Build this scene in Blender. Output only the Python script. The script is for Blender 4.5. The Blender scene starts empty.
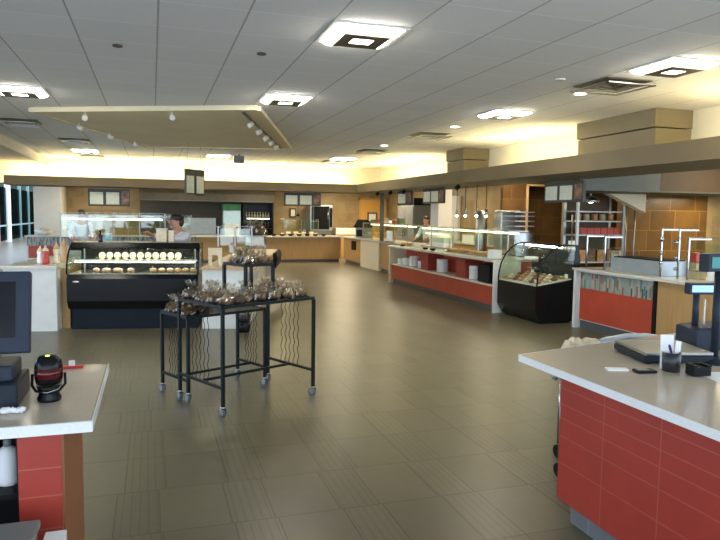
import bpy, math, random
from mathutils import Vector, Matrix
random.seed(7)
S = bpy.context.scene
COL = S.collection
PI = math.pi
rad = math.radians

# ------------------------------------------------------------------ materials
def nt(m):
    m.use_nodes = True
    return m.node_tree.nodes, m.node_tree.links
def mat(name, col, rough=.5, metal=0., spec=.5, var=.08, scale=6., emit=None, es=0.):
    m = bpy.data.materials.new(name)
    n, l = nt(m)
    b = n['Principled BSDF']
    b.inputs['Roughness'].default_value = rough
    b.inputs['Metallic'].default_value = metal
    b.inputs['Specular IOR Level'].default_value = spec
    c = (*col, 1)
    b.inputs['Base Color'].default_value = c
    if var:
        t = n.new('ShaderNodeTexNoise'); t.inputs['Scale'].default_value = scale
        t.inputs['Detail'].default_value = 4
        g = n.new('ShaderNodeTexCoord'); l.new(g.outputs['Object'], t.inputs['Vector'])
        r = n.new('ShaderNodeMapRange')
        r.inputs[1].default_value = .3; r.inputs[2].default_value = .7
        r.inputs[3].default_value = 1 - var; r.inputs[4].default_value = 1 + var
        l.new(t.outputs[0], r.inputs[0])
        v = n.new('ShaderNodeVectorMath'); v.operation = 'SCALE'
        v.inputs[0].default_value = col
        l.new(r.outputs[0], v.inputs['Scale']); l.new(v.outputs[0], b.inputs['Base Color'])
    if emit:
        b.inputs['Emission Color'].default_value = (*emit, 1)
        b.inputs['Emission Strength'].default_value = es
    return m
def emis(name, col, s):
    return mat(name, col, .5, var=0, emit=col, es=s)
def glass(name, col, op=.12, rough=.03, gloss=(1, 1, 1), ior=1.3):
    m = bpy.data.materials.new(name); n, l = nt(m); n.clear()
    o = n.new('ShaderNodeOutputMaterial'); mx = n.new('ShaderNodeMixShader')
    t = n.new('ShaderNodeBsdfTransparent'); t.inputs[0].default_value = (*col, 1)
    g = n.new('ShaderNodeBsdfGlossy'); g.inputs['Roughness'].default_value = rough
    g.inputs['Color'].default_value = (*gloss, 1)
    f = n.new('ShaderNodeLayerWeight'); f.inputs[0].default_value = .5
    pw = n.new('ShaderNodeMath'); pw.operation = 'POWER'; pw.inputs[1].default_value = 4.5; l.new(f.outputs['Facing'], pw.inputs[0])
    a = n.new('ShaderNodeMath'); a.operation = 'MULTIPLY_ADD'; a.inputs[1].default_value = (ior - 1) * 1.2; a.inputs[2].default_value = op + ((ior - 1) / (ior + 1)) ** 2; a.use_clamp = True
    l.new(pw.outputs[0], a.inputs[0]); l.new(a.outputs[0], mx.inputs[0])
    l.new(t.outputs[0], mx.inputs[1]); l.new(g.outputs[0], mx.inputs[2]); l.new(mx.outputs[0], o.inputs[0])
    return m
class NG:                       # small helper to chain math nodes
    def __init__(s, m):
        s.n, s.l = nt(m)
        s.bsdf = s.n['Principled BSDF']
        s.g = s.n.new('ShaderNodeNewGeometry'); s.sx = s.n.new('ShaderNodeSeparateXYZ')
        s.l.new(s.g.outputs['Position'], s.sx.inputs[0])
        s.x, s.y, s.z = s.sx.outputs
    def m(s, op, a, b=0., c=0.):
        k = s.n.new('ShaderNodeMath'); k.operation = op
        for i, v in enumerate((a, b, c)):
            if isinstance(v, (int, float)): k.inputs[i].default_value = v
            else: s.l.new(v, k.inputs[i])
        return k.outputs[0]
    def noise1(s, v):
        k = s.n.new('ShaderNodeTexWhiteNoise'); k.noise_dimensions = '1D'
        s.l.new(v, k.inputs['W']); return k.outputs['Value']
    def noise(s, scale, detail=3):
        k = s.n.new('ShaderNodeTexNoise'); k.inputs['Scale'].default_value = scale
        k.inputs['Detail'].default_value = detail
        s.l.new(s.g.outputs['Position'], k.inputs['Vector']); return k.outputs[0]
    def col(s, c, fac):
        v = s.n.new('ShaderNodeVectorMath'); v.operation = 'SCALE'
        if isinstance(c, tuple): v.inputs[0].default_value = c
        else: s.l.new(c, v.inputs[0])
        s.l.new(fac, v.inputs['Scale']); return v.outputs[0]
    def mix(s, f, a, b):
        k = s.n.new('ShaderNodeMix'); k.data_type = 'RGBA'
        if isinstance(f, (int, float)): k.inputs[0].default_value = f
        else: s.l.new(f, k.inputs[0])
        for i, c in ((6, a), (7, b)):
            if isinstance(c, tuple): k.inputs[i].default_value = (*c, 1)
            else: s.l.new(c, k.inputs[i])
        return k.outputs[2]
    def line(s, u, period, w, off=0.):      # 1 on a joint of width w
        f = s.m('FRACT', s.m('DIVIDE', s.m('SUBTRACT', u, off), period))
        d = s.m('MULTIPLY', s.m('MINIMUM', f, s.m('SUBTRACT', 1., f)), period)
        return s.m('LESS_THAN', d, w / 2)
    def base(s, c): s.l.new(c, s.bsdf.inputs['Base Color'])

def floor_mat():
    m = mat('floor_tile', (.2, .17, .12), .33, var=0); g = NG(m)
    row = g.m('FLOOR', g.m('DIVIDE', g.m('SUBTRACT', g.y, 3.49), .565))
    off = g.m('MULTIPLY', g.noise1(g.m('ADD', row, .37)), .62)
    u = g.m('DIVIDE', g.m('ADD', g.x, off), .62)
    fr = g.m('FRACT', u); cell = g.m('FLOOR', u)
    strip = g.m('GREATER_THAN', fr, .62)
    tone = g.noise1(g.m('ADD', g.m('ADD', g.m('MULTIPLY', row, 13.7), g.m('MULTIPLY', cell, 3.1)), strip))
    f = g.m('MULTIPLY_ADD', tone, .16, .92)
    f = g.m('MULTIPLY', f, g.m('MULTIPLY_ADD', g.noise(1.7), .25, .875))
    f = g.m('MULTIPLY', f, g.m('MULTIPLY_ADD', g.noise(14.), .2, .9))
    j = g.m('MAXIMUM', g.line(g.y, .565, .010, 3.49), g.m('LESS_THAN', fr, .013))
    j = g.m('MAXIMUM', j, g.m('LESS_THAN', g.m('ABSOLUTE', g.m('SUBTRACT', fr, .62)), .008))
    gro = g.m('MULTIPLY', strip, g.line(g.m('ADD', g.x, off), .047, .010))
    f = g.m('MULTIPLY', f, g.m('MULTIPLY_ADD', j, -.42, 1.))
    f = g.m('MULTIPLY', f, g.m('MULTIPLY_ADD', gro, -.20, 1.))
    g.base(g.col((.128, .115, .073), f))
    g.bsdf.inputs['Specular IOR Level'].default_value = .38
    return m
def ceiling_mat():
    m = mat('ceiling_tile', (.6, .6, .6), .9, var=0); g = NG(m)
    f = g.m('MULTIPLY_ADD', g.noise(40.), .08, .96)
    tx = g.m('FLOOR', g.m('DIVIDE', g.m('SUBTRACT', g.x, .06), .61))
    ty = g.m('FLOOR', g.m('DIVIDE', g.m('SUBTRACT', g.y, 4.70), .61))
    f = g.m('MULTIPLY', f, g.m('MULTIPLY_ADD', g.noise1(g.m('MULTIPLY_ADD', tx, 7.3, g.m('MULTIPLY', ty, 2.9))), .05, .975))
    f = g.m('MULTIPLY', f, g.m('MULTIPLY_ADD', g.line(g.x, .61, .014, .06), -.45, 1.))
    f = g.m('MULTIPLY', f, g.m('MULTIPLY_ADD', g.line(g.y, .61, .014, 4.70), .16, 1.))
    g.base(g.col((.84, .855, .87), f)); return m
def brick_mat(name, col, bw, bh, mortar=1.25, ax='x', var=.35, rough=.45, zoff=.1):
    m = mat(name, col, rough, var=0); g = NG(m)
    u = g.x if ax == 'x' else g.y
    row = g.m('FLOOR', g.m('DIVIDE', g.m('SUBTRACT', g.z, zoff), bh))
    uu = g.m('ADD', u, g.m('MULTIPLY', g.noise1(row), bw))
    cell = g.m('FLOOR', g.m('DIVIDE', uu, bw))
    f = g.m('MULTIPLY_ADD', g.noise1(g.m('ADD', g.m('MULTIPLY', row, 5.3), g.m('MULTIPLY', cell, 1.7))), var, 1 - var / 2)
    f = g.m('MULTIPLY', f, g.m('MULTIPLY_ADD', g.noise(3.5, 5), .9, .55))
    j = g.m('MAXIMUM', g.line(g.z, bh, .014, zoff), g.line(uu, bw, .014))
    g.base(g.mix(j, g.col(col, f), tuple(min(1, c * mortar) for c in col))); return m
def red_tile_mat(name, col, joints, bw, ax, off):
    m = mat(name, col, .33, var=0); g = NG(m)
    u = g.x if ax == 'x' else g.y
    j = g.line(u, bw, .007, off)
    for z in joints:
        j = g.m('MAXIMUM', j, g.m('LESS_THAN', g.m('ABSOLUTE', g.m('SUBTRACT', g.z, z)), .0028))
    f = g.m('MULTIPLY_ADD', g.noise(5.), .3, .85)
    g.base(g.mix(g.m('MULTIPLY', j, .9), g.col(col, f), (col[0] * 1.15, col[1] * 2.6, col[2] * 2.6))); return m
def wood_mat(name, col, ax='z', rough=.42, amt=.3):
    m = mat(name, col, rough, var=0); g = NG(m)
    t = g.n.new('ShaderNodeTexNoise'); t.inputs['Scale'].default_value = 5.; t.inputs['Detail'].default_value = 5
    mp = g.n.new('ShaderNodeMapping'); g.l.new(g.g.outputs['Position'], mp.inputs[0])
    mp.inputs['Scale'].default_value = {'z': (6, 6, .35), 'x': (.35, 6, 6), 'y': (6, .35, 6)}[ax]
    g.l.new(mp.outputs[0], t.inputs['Vector'])
    g.base(g.col(col, g.m('MULTIPLY_ADD', t.outputs[0], amt * 2, 1 - amt))); return m
def mosaic_mat(name, ax):
    m = mat(name, (.3, .35, .33), .25, var=0); g = NG(m)
    u = g.x if ax == 'x' else g.y
    c = g.m('FLOOR', g.m('DIVIDE', u, .035)); o = g.m('MULTIPLY', g.noise1(c), .14)
    r = g.m('FLOOR', g.m('DIVIDE', g.m('ADD', g.z, o), .14))
    h = g.noise1(g.m('ADD', g.m('MULTIPLY', c, 1.9), g.m('MULTIPLY', r, 17.3)))
    k = g.n.new('ShaderNodeValToRGB'); g.l.new(h, k.inputs[0]); k.color_ramp.interpolation = 'CONSTANT'
    e = k.color_ramp.elements
    cs = [(0, (.22, .29, .27)), (.28, (.11, .18, .19)), (.46, (.32, .35, .31)), (.66, (.07, .09, .09)), (.78, (.25, .16, .10)), (.88, (.32, .10, .07)), (.94, (.26, .31, .26))]
    e[0].color = (*cs[0][1], 1); e[1].position = cs[1][0]; e[1].color = (*cs[1][1], 1)
    for p, q in cs[2:]:
        x = e.new(p); x.color = (*q, 1)
    j = g.m('MAXIMUM', g.line(u, .035, .004), g.line(g.m('ADD', g.z, o), .14, .004))
    g.base(g.mix(j, k.outputs[0], (.30, .30, .27))); return m
def speck_mat(name, col, amt=.25, rough=.25):
    m = mat(name, col, rough, var=0); g = NG(m)
    g.base(g.col(col, g.m('MULTIPLY', g.m('MULTIPLY_ADD', g.noise(160., 2), amt * 2, 1 - amt), g.m('MULTIPLY_ADD', g.noise(6.), .12, .94)))); return m

M = {}
M['floor'] = floor_mat()
M['ceiling'] = ceiling_mat()
M['paint'] = mat('cream_paint', (.62, .56, .42), .8, var=.04)
M['cove'] = mat('cove_wall_paint', (.80, .76, .58), .8, var=.02)
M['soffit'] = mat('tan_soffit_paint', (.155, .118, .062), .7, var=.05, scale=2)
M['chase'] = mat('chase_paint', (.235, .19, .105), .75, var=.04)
M['bulkhead'] = mat('bulkhead_paint', (.62, .58, .48), .8, var=.03)
M['cloud'] = mat('tan_ceiling_panel', (.78, .70, .48), .8, var=.06, scale=1.5)
M['white'] = mat('white_laminate', (.66, .68, .66), .35, var=.04)
M['whitep'] = mat('white_paint', (.75, .74, .70), .6, var=.03)
M['quartz'] = speck_mat('speckled_quartz', (.52, .46, .37), .18, .16)
M['quartzl'] = speck_mat('light_quartz', (.62, .60, .52), .15, .2)
M['quartz_lit'] = speck_mat('daylit_quartz_edge', (.80, .83, .84), .12, .2)  # same stone as the worktop, window light painted in as a paler colour
M['redR'] = red_tile_mat('red_tile_wide', (.36, .040, .026), (.76, .67, .59, .49, .34), .385, 'y', 2.28)
M['redL'] = red_tile_mat('red_tile_panel', (.36, .046, .030), (.22, .36, .48, .61, .72), 1., 'x', .3)
M['redp'] = mat('red_panel', (.42, .060, .030), .4, var=.10, scale=3)
M['redd'] = mat('dark_red_panel', (.30, .035, .022), .5, var=.1)
M['wood'] = wood_mat('light_oak', (.44, .27, .105))
M['wood2'] = wood_mat('brown_wood', (.27, .105, .042))
M['woodt'] = wood_mat('oak_top', (.50, .36, .19), 'y')
M['brick'] = brick_mat('tan_stone_tile', (.29, .205, .095), .9, .42, 1.12, var=.25)
M['bricky'] = brick_mat('tan_stone_tile_side', (.29, .205, .095), .9, .42, 1.12, 'y', var=.25)
M['brown'] = brick_mat('brown_glazed_tile', (.125, .062, .013), .62, .40, 2.2, var=.5, rough=.3, zoff=.26)
M['dbrown'] = brick_mat('dark_brown_tile', (.095, .050, .018), .62, .40, 1.7, var=.5, rough=.35)
M['mos_y'] = mosaic_mat('glass_mosaic_side', 'y')
M['mos_x'] = mosaic_mat('glass_mosaic', 'x')
M['toe'] = mat('grey_toe_kick', (.10, .105, .11), .5, var=.1)
M['kick'] = brick_mat('grey_tile_kick', (.12, .13, .14), .30, .14, 1.6, 'y', zoff=0.)
M['black'] = mat('black_gloss', (.007, .008, .009), .2, spec=.18, var=.1)
M['blackm'] = mat('black_matte', (.010, .011, .012), .5, spec=.15, var=.1)
M['blue_black'] = mat('dark_plinth', (.008, .013, .019), .45, spec=.12, var=.1)
M['tubeblk'] = mat('black_steel_tube', (.006, .010, .011), .4, spec=.12, var=.05)
M['pos'] = mat('slate_plastic', (.026, .035, .055), .45, spec=.2, var=.08)
M['posd'] = mat('dark_slate_plastic', (.014, .022, .033), .4, spec=.2, var=.08)
M['screen'] = mat('dark_display', (.014, .015, .018), .15, spec=.2, var=.3, scale=9)
M['lcd'] = emis('lit_display', (.22, .40, .75), .8)
M['vfd'] = emis('green_display', (.02, .16, .16), .35)
M['steel'] = mat('brushed_steel', (.36, .37, .35), .34, 1., var=.06)
M['chrome'] = mat('chrome', (.40, .41, .40), .2, 1., var=.02)
M['steelb'] = mat('bluish_steel', (.34, .40, .44), .42, .55, var=.06)
M['hood'] = mat('hood_steel', (.095, .105, .095), .5, .2, var=.06)
M['hoodt'] = mat('hood_tan_side', (.075, .048, .024), .6, var=.06)
M['grey'] = mat('grey_plastic', (.17, .18, .18), .5, var=.08)
M['dgrey'] = mat('dark_kitchen_wall', (.065, .058, .045), .6, var=.15)
M['caster'] = mat('grey_caster_rubber', (.10, .115, .13), .4, var=.1)
M['glass'] = glass('clear_glass', (.93, .96, .92), .02)
M['glassg'] = glass('greenish_glass', (.88, .94, .88), .04)
M['curve'] = glass('case_glass', (.93, .95, .91), .0, ior=1.18)
M['tint'] = glass('dark_window_glass', (.05, .075, .07), .05, .05, (.22, .30, .30), 1.3)
M['film'] = glass('crinkled_cellophane', (.88, .86, .82), .09, .12, (.88, .84, .76), 1.4)
M['cookie'] = mat('brown_baked_goods', (.16, .085, .035), .7, var=.45, scale=40)
M['cookie2'] = mat('dark_baked_goods', (.085, .052, .03), .7, var=.45, scale=40)
M['bread'] = mat('golden_bread', (.62, .36, .12), .65, var=.25, scale=20)
M['frost'] = mat('white_frosting', (.85, .82, .74), .5, var=.05)
M['cup'] = mat('cupcake_paper', (.40, .34, .20), .7, var=.1)
M['past'] = mat('glazed_pastry', (.66, .50, .32), .45, var=.2, scale=25)
M['pink'] = mat('iced_pastry', (.78, .66, .55), .45, var=.15, scale=25)
M['dough'] = mat('brown_pastry', (.42, .20, .07), .5, var=.35, scale=22)
M['plate'] = mat('white_china', (.90, .92, .92), .25, var=.02)
M['skin'] = mat('skin', (.48, .25, .17), .55, var=.05)
M['hair'] = mat('dark_brown_hair', (.022, .013, .010), .5, var=.3, scale=60)
M['coat'] = mat('white_chef_coat', (.66, .70, .78), .8, var=.05)
M['trous'] = mat('dark_trousers', (.03, .03, .035), .8, var=.1)
M['lip'] = mat('lips', (.36, .12, .10), .5, var=0)
M['scanwin'] = mat('dark_red_window', (.075, .006, .008), .12, spec=.4, var=0)
M['orange'] = mat('orange_plastic', (.70, .15, .03), .4, var=.05)
M['red'] = mat('red_plastic', (.52, .035, .025), .35, var=.05)
M['tanb'] = mat('peach_sauce', (.62, .36, .18), .35, var=.1)
M['cloth'] = mat('cream_cloth', (.70, .62, .45), .85, var=.12, scale=30)
M['paper'] = mat('white_paper', (.82, .83, .84), .7, var=.02)
M['navy'] = mat('navy_pen', (.02, .025, .10), .35, var=0)
M['mesh'] = mat('black_wire_mesh', (.02, .022, .03), .4, var=.3, scale=300)
M['fixture'] = emis('lit_diffuser', (1., .93, .80), 27.)
M['lens'] = emis('lit_lens', (1., .95, .85), 9.)
M['basket'] = mat('perforated_basket', (.10, .085, .06), .5, var=.2, scale=60)
M['covelamp'] = emis('cove_tube', (1., .82, .42), 42.)
M['caselamp'] = emis('case_tube', (1., .92, .76), 17.)
M['barlamp'] = emis('guard_tube', (.9, 1., .95), 3.0)
M['heat'] = emis('warm_food_tube', (1., .82, .50), 3.2)  # warmer lamp, and tubes added under the right guards to light food
M['down'] = emis('downlight_lens', (1., .97, .88), 8.)
M['menu'] = mat('menu_sheet', (.74, .76, .60), .6, var=.08, scale=14)
M['menuf'] = mat('menu_frame', (.045, .05, .04), .45, var=.1)
M['photo'] = mat('food_photo', (.22, .12, .08), .4, var=.7, scale=7)
M['green'] = mat('green_print', (.06, .30, .10), .4, var=.2)
M['bottle'] = mat('dark_bottle', (.05, .012, .012), .15, var=.1)
M['doorw'] = wood_mat('yellow_oak_door', (.62, .33, .075), amt=.12)
M['brass'] = mat('frame_dark', (.05, .03, .02), .4, var=.1)
M['leaf'] = mat('leafy_garnish', (.10, .20, .05), .6, var=.4, scale=30)
M['boxred'] = mat('red_carton', (.40, .06, .04), .5, var=.2)
M['tag'] = mat('silver_badge', (.6, .62, .62), .3, .6, var=0)
M['mull'] = mat('white_mullion', (.72, .78, .78), .4, var=.03)
M['mullg'] = mat('green_mullion', (.16, .26, .25), .4, var=.05)
M['pinkcol'] = mat('dusky_pink_column', (.40, .22, .22), .7, var=.06)
M['out'] = mat('outside_wall', (.05, .065, .055), .9, var=.4, scale=1)

# ------------------------------------------------------------------ mesh builder
class MB:
    def __init__(s): s.v = []; s.f = []; s.s = []
    def add(s, vs, fs, smooth=False, T=None):
        o = len(s.v)
        s.v += [tuple(T @ Vector(p)) if T else tuple(p) for p in vs]
        s.f += [tuple(i + o for i in f) for f in fs]; s.s += [smooth] * len(fs); return s
    def box(s, x0, x1, y0, y1, z0, z1, T=None):
        return s.add([(x, y, z) for z in (z0, z1) for y in (y0, y1) for x in (x0, x1)],
                     [(0, 2, 3, 1), (4, 5, 7, 6), (0, 1, 5, 4), (1, 3, 7, 5), (3, 2, 6, 7), (2, 0, 4, 6)], False, T)
    def prism(s, poly, lo, hi, axis='z', T=None, smooth=False):
        f = {'z': lambda a, b, t: (a, b, t), 'x': lambda a, b, t: (t, a, b), 'y': lambda a, b, t: (a, t, b)}[axis]
        n = len(poly)
        vs = [f(a, b, lo) for a, b in poly] + [f(a, b, hi) for a, b in poly]
        fs = [(i, (i + 1) % n, n + (i + 1) % n, n + i) for i in range(n)]
        s.add(vs, fs, smooth, T)
        o = len(s.v) - 2 * n
        s.f += [tuple(o + i for i in reversed(range(n))), tuple(o + n + i for i in range(n))]; s.s += [False] * 2
        return s
    def tube(s, path, r, n=8, cap=True, T=None):
        P = [Vector(p) for p in path]; rs = r if isinstance(r, (list, tuple)) else [r] * len(P)
        vs = []; fs = []; up = None
        for i, p in enumerate(P):
            d = (P[min(i + 1, len(P) - 1)] - P[max(i - 1, 0)]).normalized()
            if up is None: up = Vector((0, 0, 1)) if abs(d.z) < .9 else Vector((1, 0, 0))
            a = d.cross(up)
            if a.length < 1e-4: a = d.cross(Vector((0, 1, 0)))
            a.normalize(); b = a.cross(d).normalized(); up = b
            for k in range(n):
                t = 2 * PI * k / n
                vs.append(p + (a * math.cos(t) + b * math.sin(t)) * rs[i])
        for i in range(len(P) - 1):
            for k in range(n):
                fs.append((i * n + k, i * n + (k + 1) % n, (i + 1) * n + (k + 1) % n, (i + 1) * n + k))
        s.add(vs, fs, True, T)
        if cap:
            o = len(s.v) - len(vs)
            s.f += [tuple(o + k for k in reversed(range(n))), tuple(o + (len(P) - 1) * n + k for k in range(n))]; s.s += [False] * 2
        return s
    def bar(s, p, q, w, T=None):       # square tube
        return s.tube([p, q], w * .7071, 4, True, T) if False else s._bar(p, q, w, T)
    def _bar(s, p, q, w, T):
        p, q = Vector(p), Vector(q); d = (q - p).normalized()
        u = Vector((0, 0, 1)) if abs(d.z) < .9 else Vector((1, 0, 0))
        a = d.cross(u).normalized() * w / 2; b = a.cross(d).normalized() * w / 2
        vs = [c + i * a + j * b for c in (p, q) for i, j in ((-1, -1), (1, -1), (1, 1), (-1, 1))]
        return s.add(vs, [(3, 2, 1, 0), (4, 5, 6, 7), (0, 1, 5, 4), (1, 2, 6, 5), (2, 3, 7, 6), (3, 0, 4, 7)], False, T)
    def lathe(s, prof, c=(0, 0, 0), n=16, T=None):
        vs = []; fs = []
        for r, z in prof:
            for k in range(n):
                t = 2 * PI * k / n; vs.append((c[0] + r * math.cos(t), c[1] + r * math.sin(t), c[2] + z))
        for i in range(len(prof) - 1):
            for k in range(n):
                fs.append((i * n + k, i * n + (k + 1) % n, (i + 1) * n + (k + 1) % n, (i + 1) * n + k))
        s.add(vs, fs, True, T)
        o = len(s.v) - len(vs)
        s.f += [tuple(o + k for k in reversed(range(n))), tuple(o + (len(prof) - 1) * n + k for k in range(n))]; s.s += [False] * 2
        return s
    def ell(s, c, r, n=12, m=8, jit=0., T=None):
        vs = [(c[0], c[1], c[2] - r[2])]; fs = []
        for i in range(1, m):
            ph = -PI / 2 + PI * i / m
            for k in range(n):
                t = 2 * PI * k / n; q = 1 + random.uniform(-jit, jit)
                vs.append((c[0] + r[0] * math.cos(ph) * math.cos(t) * q, c[1] + r[1] * math.cos(ph) * math.sin(t) * q, c[2] + r[2] * math.sin(ph) * q))
        vs.append((c[0], c[1], c[2] + r[2]))
        for k in range(n): fs.append((0, 1 + (k + 1) % n, 1 + k))
        for i in range(m - 2):
            for k in range(n):
                a = 1 + i * n
                fs.append((a + k, a + (k + 1) % n, a + n + (k + 1) % n, a + n + k))
        a = 1 + (m - 2) * n
        for k in range(n): fs.append((a + k, a + (k + 1) % n, len(vs) - 1))
        return s.add(vs, fs, True, T)
    def mesh(s, name, m):
        me = bpy.data.meshes.new(name); me.from_pydata(s.v, [], s.f); me.update()
        me.polygons.foreach_set('use_smooth', s.s)
        me.materials.append(m); return me
    def build(s, name, m, parent=None, bev=0., label=None):
        o = bpy.data.objects.new(name, s.mesh(name, m)); COL.objects.link(o)
        if parent: o.parent = parent
        if bev:
            b = o.modifiers.new('Bevel', 'BEVEL'); b.width = bev; b.segments = 2; b.limit_method = 'ANGLE'
        if label: o['label'] = label
        return o
def B(*a, **k): return MB().box(*a, **k)
def tag(o, label, cat, group=None):
    o['label'] = label; o['category'] = cat
    if group: o['group'] = group
    return o
def thing(name, label, cat, loc=(0, 0, 0), rz=0., group=None):
    o = bpy.data.objects.new(name, None); COL.objects.link(o)
    o.empty_display_size = .1; o.location = loc; o.rotation_euler = (0, 0, rz)
    return tag(o, label, cat, group)
def struct(name, mb, m, bev=0.):
    o = mb.build(name, m, None, bev); o['kind'] = 'structure'; return o
def dup(o, loc, rz=None, label=None, sc=None):
    c = o.copy(); COL.objects.link(c); c.location = loc
    if rz is not None: c.rotation_euler = (0, 0, rz)
    if label: c['label'] = label
    if sc: c.scale = sc
    for ch in list(o.children):
        d = ch.copy(); COL.objects.link(d); d.parent = c
        for g in list(ch.children):
            e = g.copy(); COL.objects.link(e); e.parent = d
    return c
ORD = ['first', 'second', 'third', 'fourth', 'fifth', 'sixth', 'seventh', 'eighth', 'ninth', 'tenth', 'eleventh', 'twelfth',
       'thirteenth', 'fourteenth', 'fifteenth', 'sixteenth', 'seventeenth', 'eighteenth', 'nineteenth', 'twentieth']

# ------------------------------------------------------------------ camera
cam = bpy.data.cameras.new('camera'); co = bpy.data.objects.new('camera', cam); COL.objects.link(co)
fw = Vector((.30365955, .94900321, -.08475726)); rt = Vector((.95268571, -.30368103, .01295286)); up = Vector((.01344687, .08468029, .99631743))
co.matrix_world = Matrix(((rt.x, up.x, -fw.x, 0), (rt.y, up.y, -fw.y, 0), (rt.z, up.z, -fw.z, 1.7), (0, 0, 0, 1)))
cam.sensor_width = 36; cam.lens = 32.5; cam.clip_start = .05; cam.clip_end = 200
S.camera = co

# ------------------------------------------------------------------ setting
struct('floor', B(-14, 14, -5, 52, -.1, 0), M['floor'])
CZ = 3.11
struct('ceiling', B(-2.65, 6.9, -5, 19.15, CZ, CZ + .1), M['ceiling'])
struct('ceiling_left', B(-7.5, -2.67, -5, 19.15, 2.93, CZ), M['paint'])
struct('ceiling_side', B(-7.5, -3.75, 19.15, 31, 2.93, CZ), M['paint'])
struct('trim_1', B(-2.67, -2.63, -5, 19.1, 2.90, CZ), M['bulkhead'])
struct('wall_back', B(-3.75, 12.2, 25.5, 25.7, 0, 2.85), M['brick'])
struct('wall_right', B(12.0, 12.2, 4.0, 25.5, 0, 2.85), M['paint'])
struct('wall_service', B(9.4, 9.6, 13.1, 25.5, 0, 2.8), M['bricky'])
struct('ceiling_kitchen', B(-4.2, 6.9, 19.26, 25.7, 2.80, 2.9), M['paint'])
struct('ceiling_servery', B(6.9, 12.2, 3.9, 25.7, 2.80, 2.9), M['paint'])
struct('wall_cove_back', B(-4.2, 6.74, 19.15, 19.25, 2.42, CZ), M['cove'])
struct('wall_cove_right', B(6.74, 6.84, 3.0, 19.15, 2.42, CZ), M['cove'])
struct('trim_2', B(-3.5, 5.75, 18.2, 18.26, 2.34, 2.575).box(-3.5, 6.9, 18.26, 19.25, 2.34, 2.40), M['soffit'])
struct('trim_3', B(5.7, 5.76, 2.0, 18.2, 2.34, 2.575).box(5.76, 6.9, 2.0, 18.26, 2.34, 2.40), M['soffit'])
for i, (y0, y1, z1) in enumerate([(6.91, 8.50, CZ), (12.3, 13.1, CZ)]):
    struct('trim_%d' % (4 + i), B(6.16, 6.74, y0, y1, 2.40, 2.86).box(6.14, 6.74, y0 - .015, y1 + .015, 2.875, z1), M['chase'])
struct('wall_column_left', B(-3.75, -2.92, 24.0, 25.5, 0, 2.8), M['whitep'])
struct('wall_partition', B(7.50, 8.12, 13.0, 13.1, 0, 2.8).box(8.12, 9.15, 13.0, 13.1, 2.40, 2.8).box(9.15, 12.0, 13.0, 13.1, 0, 2.8), M['dbrown'])
struct('wall_recess', B(8.0, 9.3, 13.35, 13.4, 0, 2.8), M['dbrown'])
struct('trim_6', B(8.10, 8.14, 12.96, 13.0, 0, 2.42).box(8.10, 9.17, 12.96, 13.0, 2.40, 2.44), M['woodt'])
struct('wall_brick', B(8.80, 10.86, 10.6, 10.8, 0, 2.8), M['brown'])
struct('wall_cream', B(10.86, 12.0, 10.6, 10.8, 0, 2.8), M['brick'])
# dropped tan ceiling panel
cl = MB().prism([(-1.56, 9.97), (1.34, 8.62), (2.78, 13.56), (-.10, 14.41)], CZ - .06, CZ - .002)
struct('trim_7', cl, M['cloud'])
fr = MB()
cp = [(-1.56, 9.97), (1.34, 8.62), (2.78, 13.56), (-.10, 14.41)]
for i in range(4):
    a, b = cp[i], cp[(i + 1) % 4]
    fr._bar((*a, CZ - .045), (*b, CZ - .04), .06, None)
struct('trim_8', fr, M['cloud'])
# left glazed wall
wl = struct('window_1', B(-7.43, -7.39, 25.7, 50, .1, 2.9), M['tint'])
for k, (y, w, mm) in enumerate([(36.5, .5, 'pinkcol'), (39.2, .75, 'mull'), (42.5, .14, 'mullg'), (45.2, .12, 'mullg'), (48.2, .12, 'mull')]):
    m_ = B(-7.46, -7.30, y - w / 2, y + w / 2, 0, 3.6).build('window_mullion', M[mm], wl)
B(-7.46, -7.32, 25.7, 50, .85, .93).build('window_rail', M['mullg'], wl)
struct('wall_outside', B(-12.2, -12, 20, 52, 0, 6), M['out'])
struct('wall_far', B(-12, -3, 51, 51.2, 0, 6), M['out'])
dr = struct('door_1', B(8.12, 9.18, 25.42, 25.5, 0, 2.30), M['doorw'])
B(8.05, 8.12, 25.40, 25.5, 0, 2.37).box(9.18, 9.25, 25.40, 25.5, 0, 2.37).box(8.05, 9.25, 25.40, 25.5, 2.30, 2.37).build('door_frame', M['wood'], dr)
B(8.42, 8.84, 25.39, 25.42, 1.32, 1.80).build('door_window_frame', M['menuf'], dr)
B(8.48, 8.78, 25.38, 25.39, 1.38, 1.74).build('door_window', M['whitep'], dr)
MB().ell((9.05, 25.36, 1.0), (.03, .04, .03)).build('door_handle', M['steel'], dr)
struct('wall_kitchen_back', B(-.42, 4.34, 25.38, 25.5, 0, 2.8), M['dgrey'])

# ------------------------------------------------------------------ ceiling fixtures
def ceiling_light(x, y, label):
    t = thing('ceiling_light', label, 'ceiling light', (x, y, CZ), 0, 'square ceiling lights')
    h = .30
    f = MB()
    for a in ((-h, h, -h, -h + .035), (-h, h, h - .035, h), (-h, -h + .035, -h + .035, h - .035), (h - .035, h, -h + .035, h - .035)):
        f.box(a[0], a[1], a[2], a[3], -.012, -.001)
    f.build('frame', M['whitep'], t)
    MB().prism([(-.26, -.014), (-.21, -.036), (.21, -.036), (.26, -.014), (.26, -.004), (-.26, -.004)], -.265, .265, 'y').build('diffuser', M['fixture'], t)
    b = MB()
    q = .185
    for a in ((-q, q, -q, -.075), (-q, q, .075, q), (-q, -.085, -.075, .075), (.085, q, -.075, .075)):
        b.box(a[0], a[1], a[2], a[3], -.058, -.040)
    b.build('basket', M['basket'], t)
    B(-.083, .083, -.073, .073, -.054, -.042).build('lens', M['lens'], t)
    return t
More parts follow.
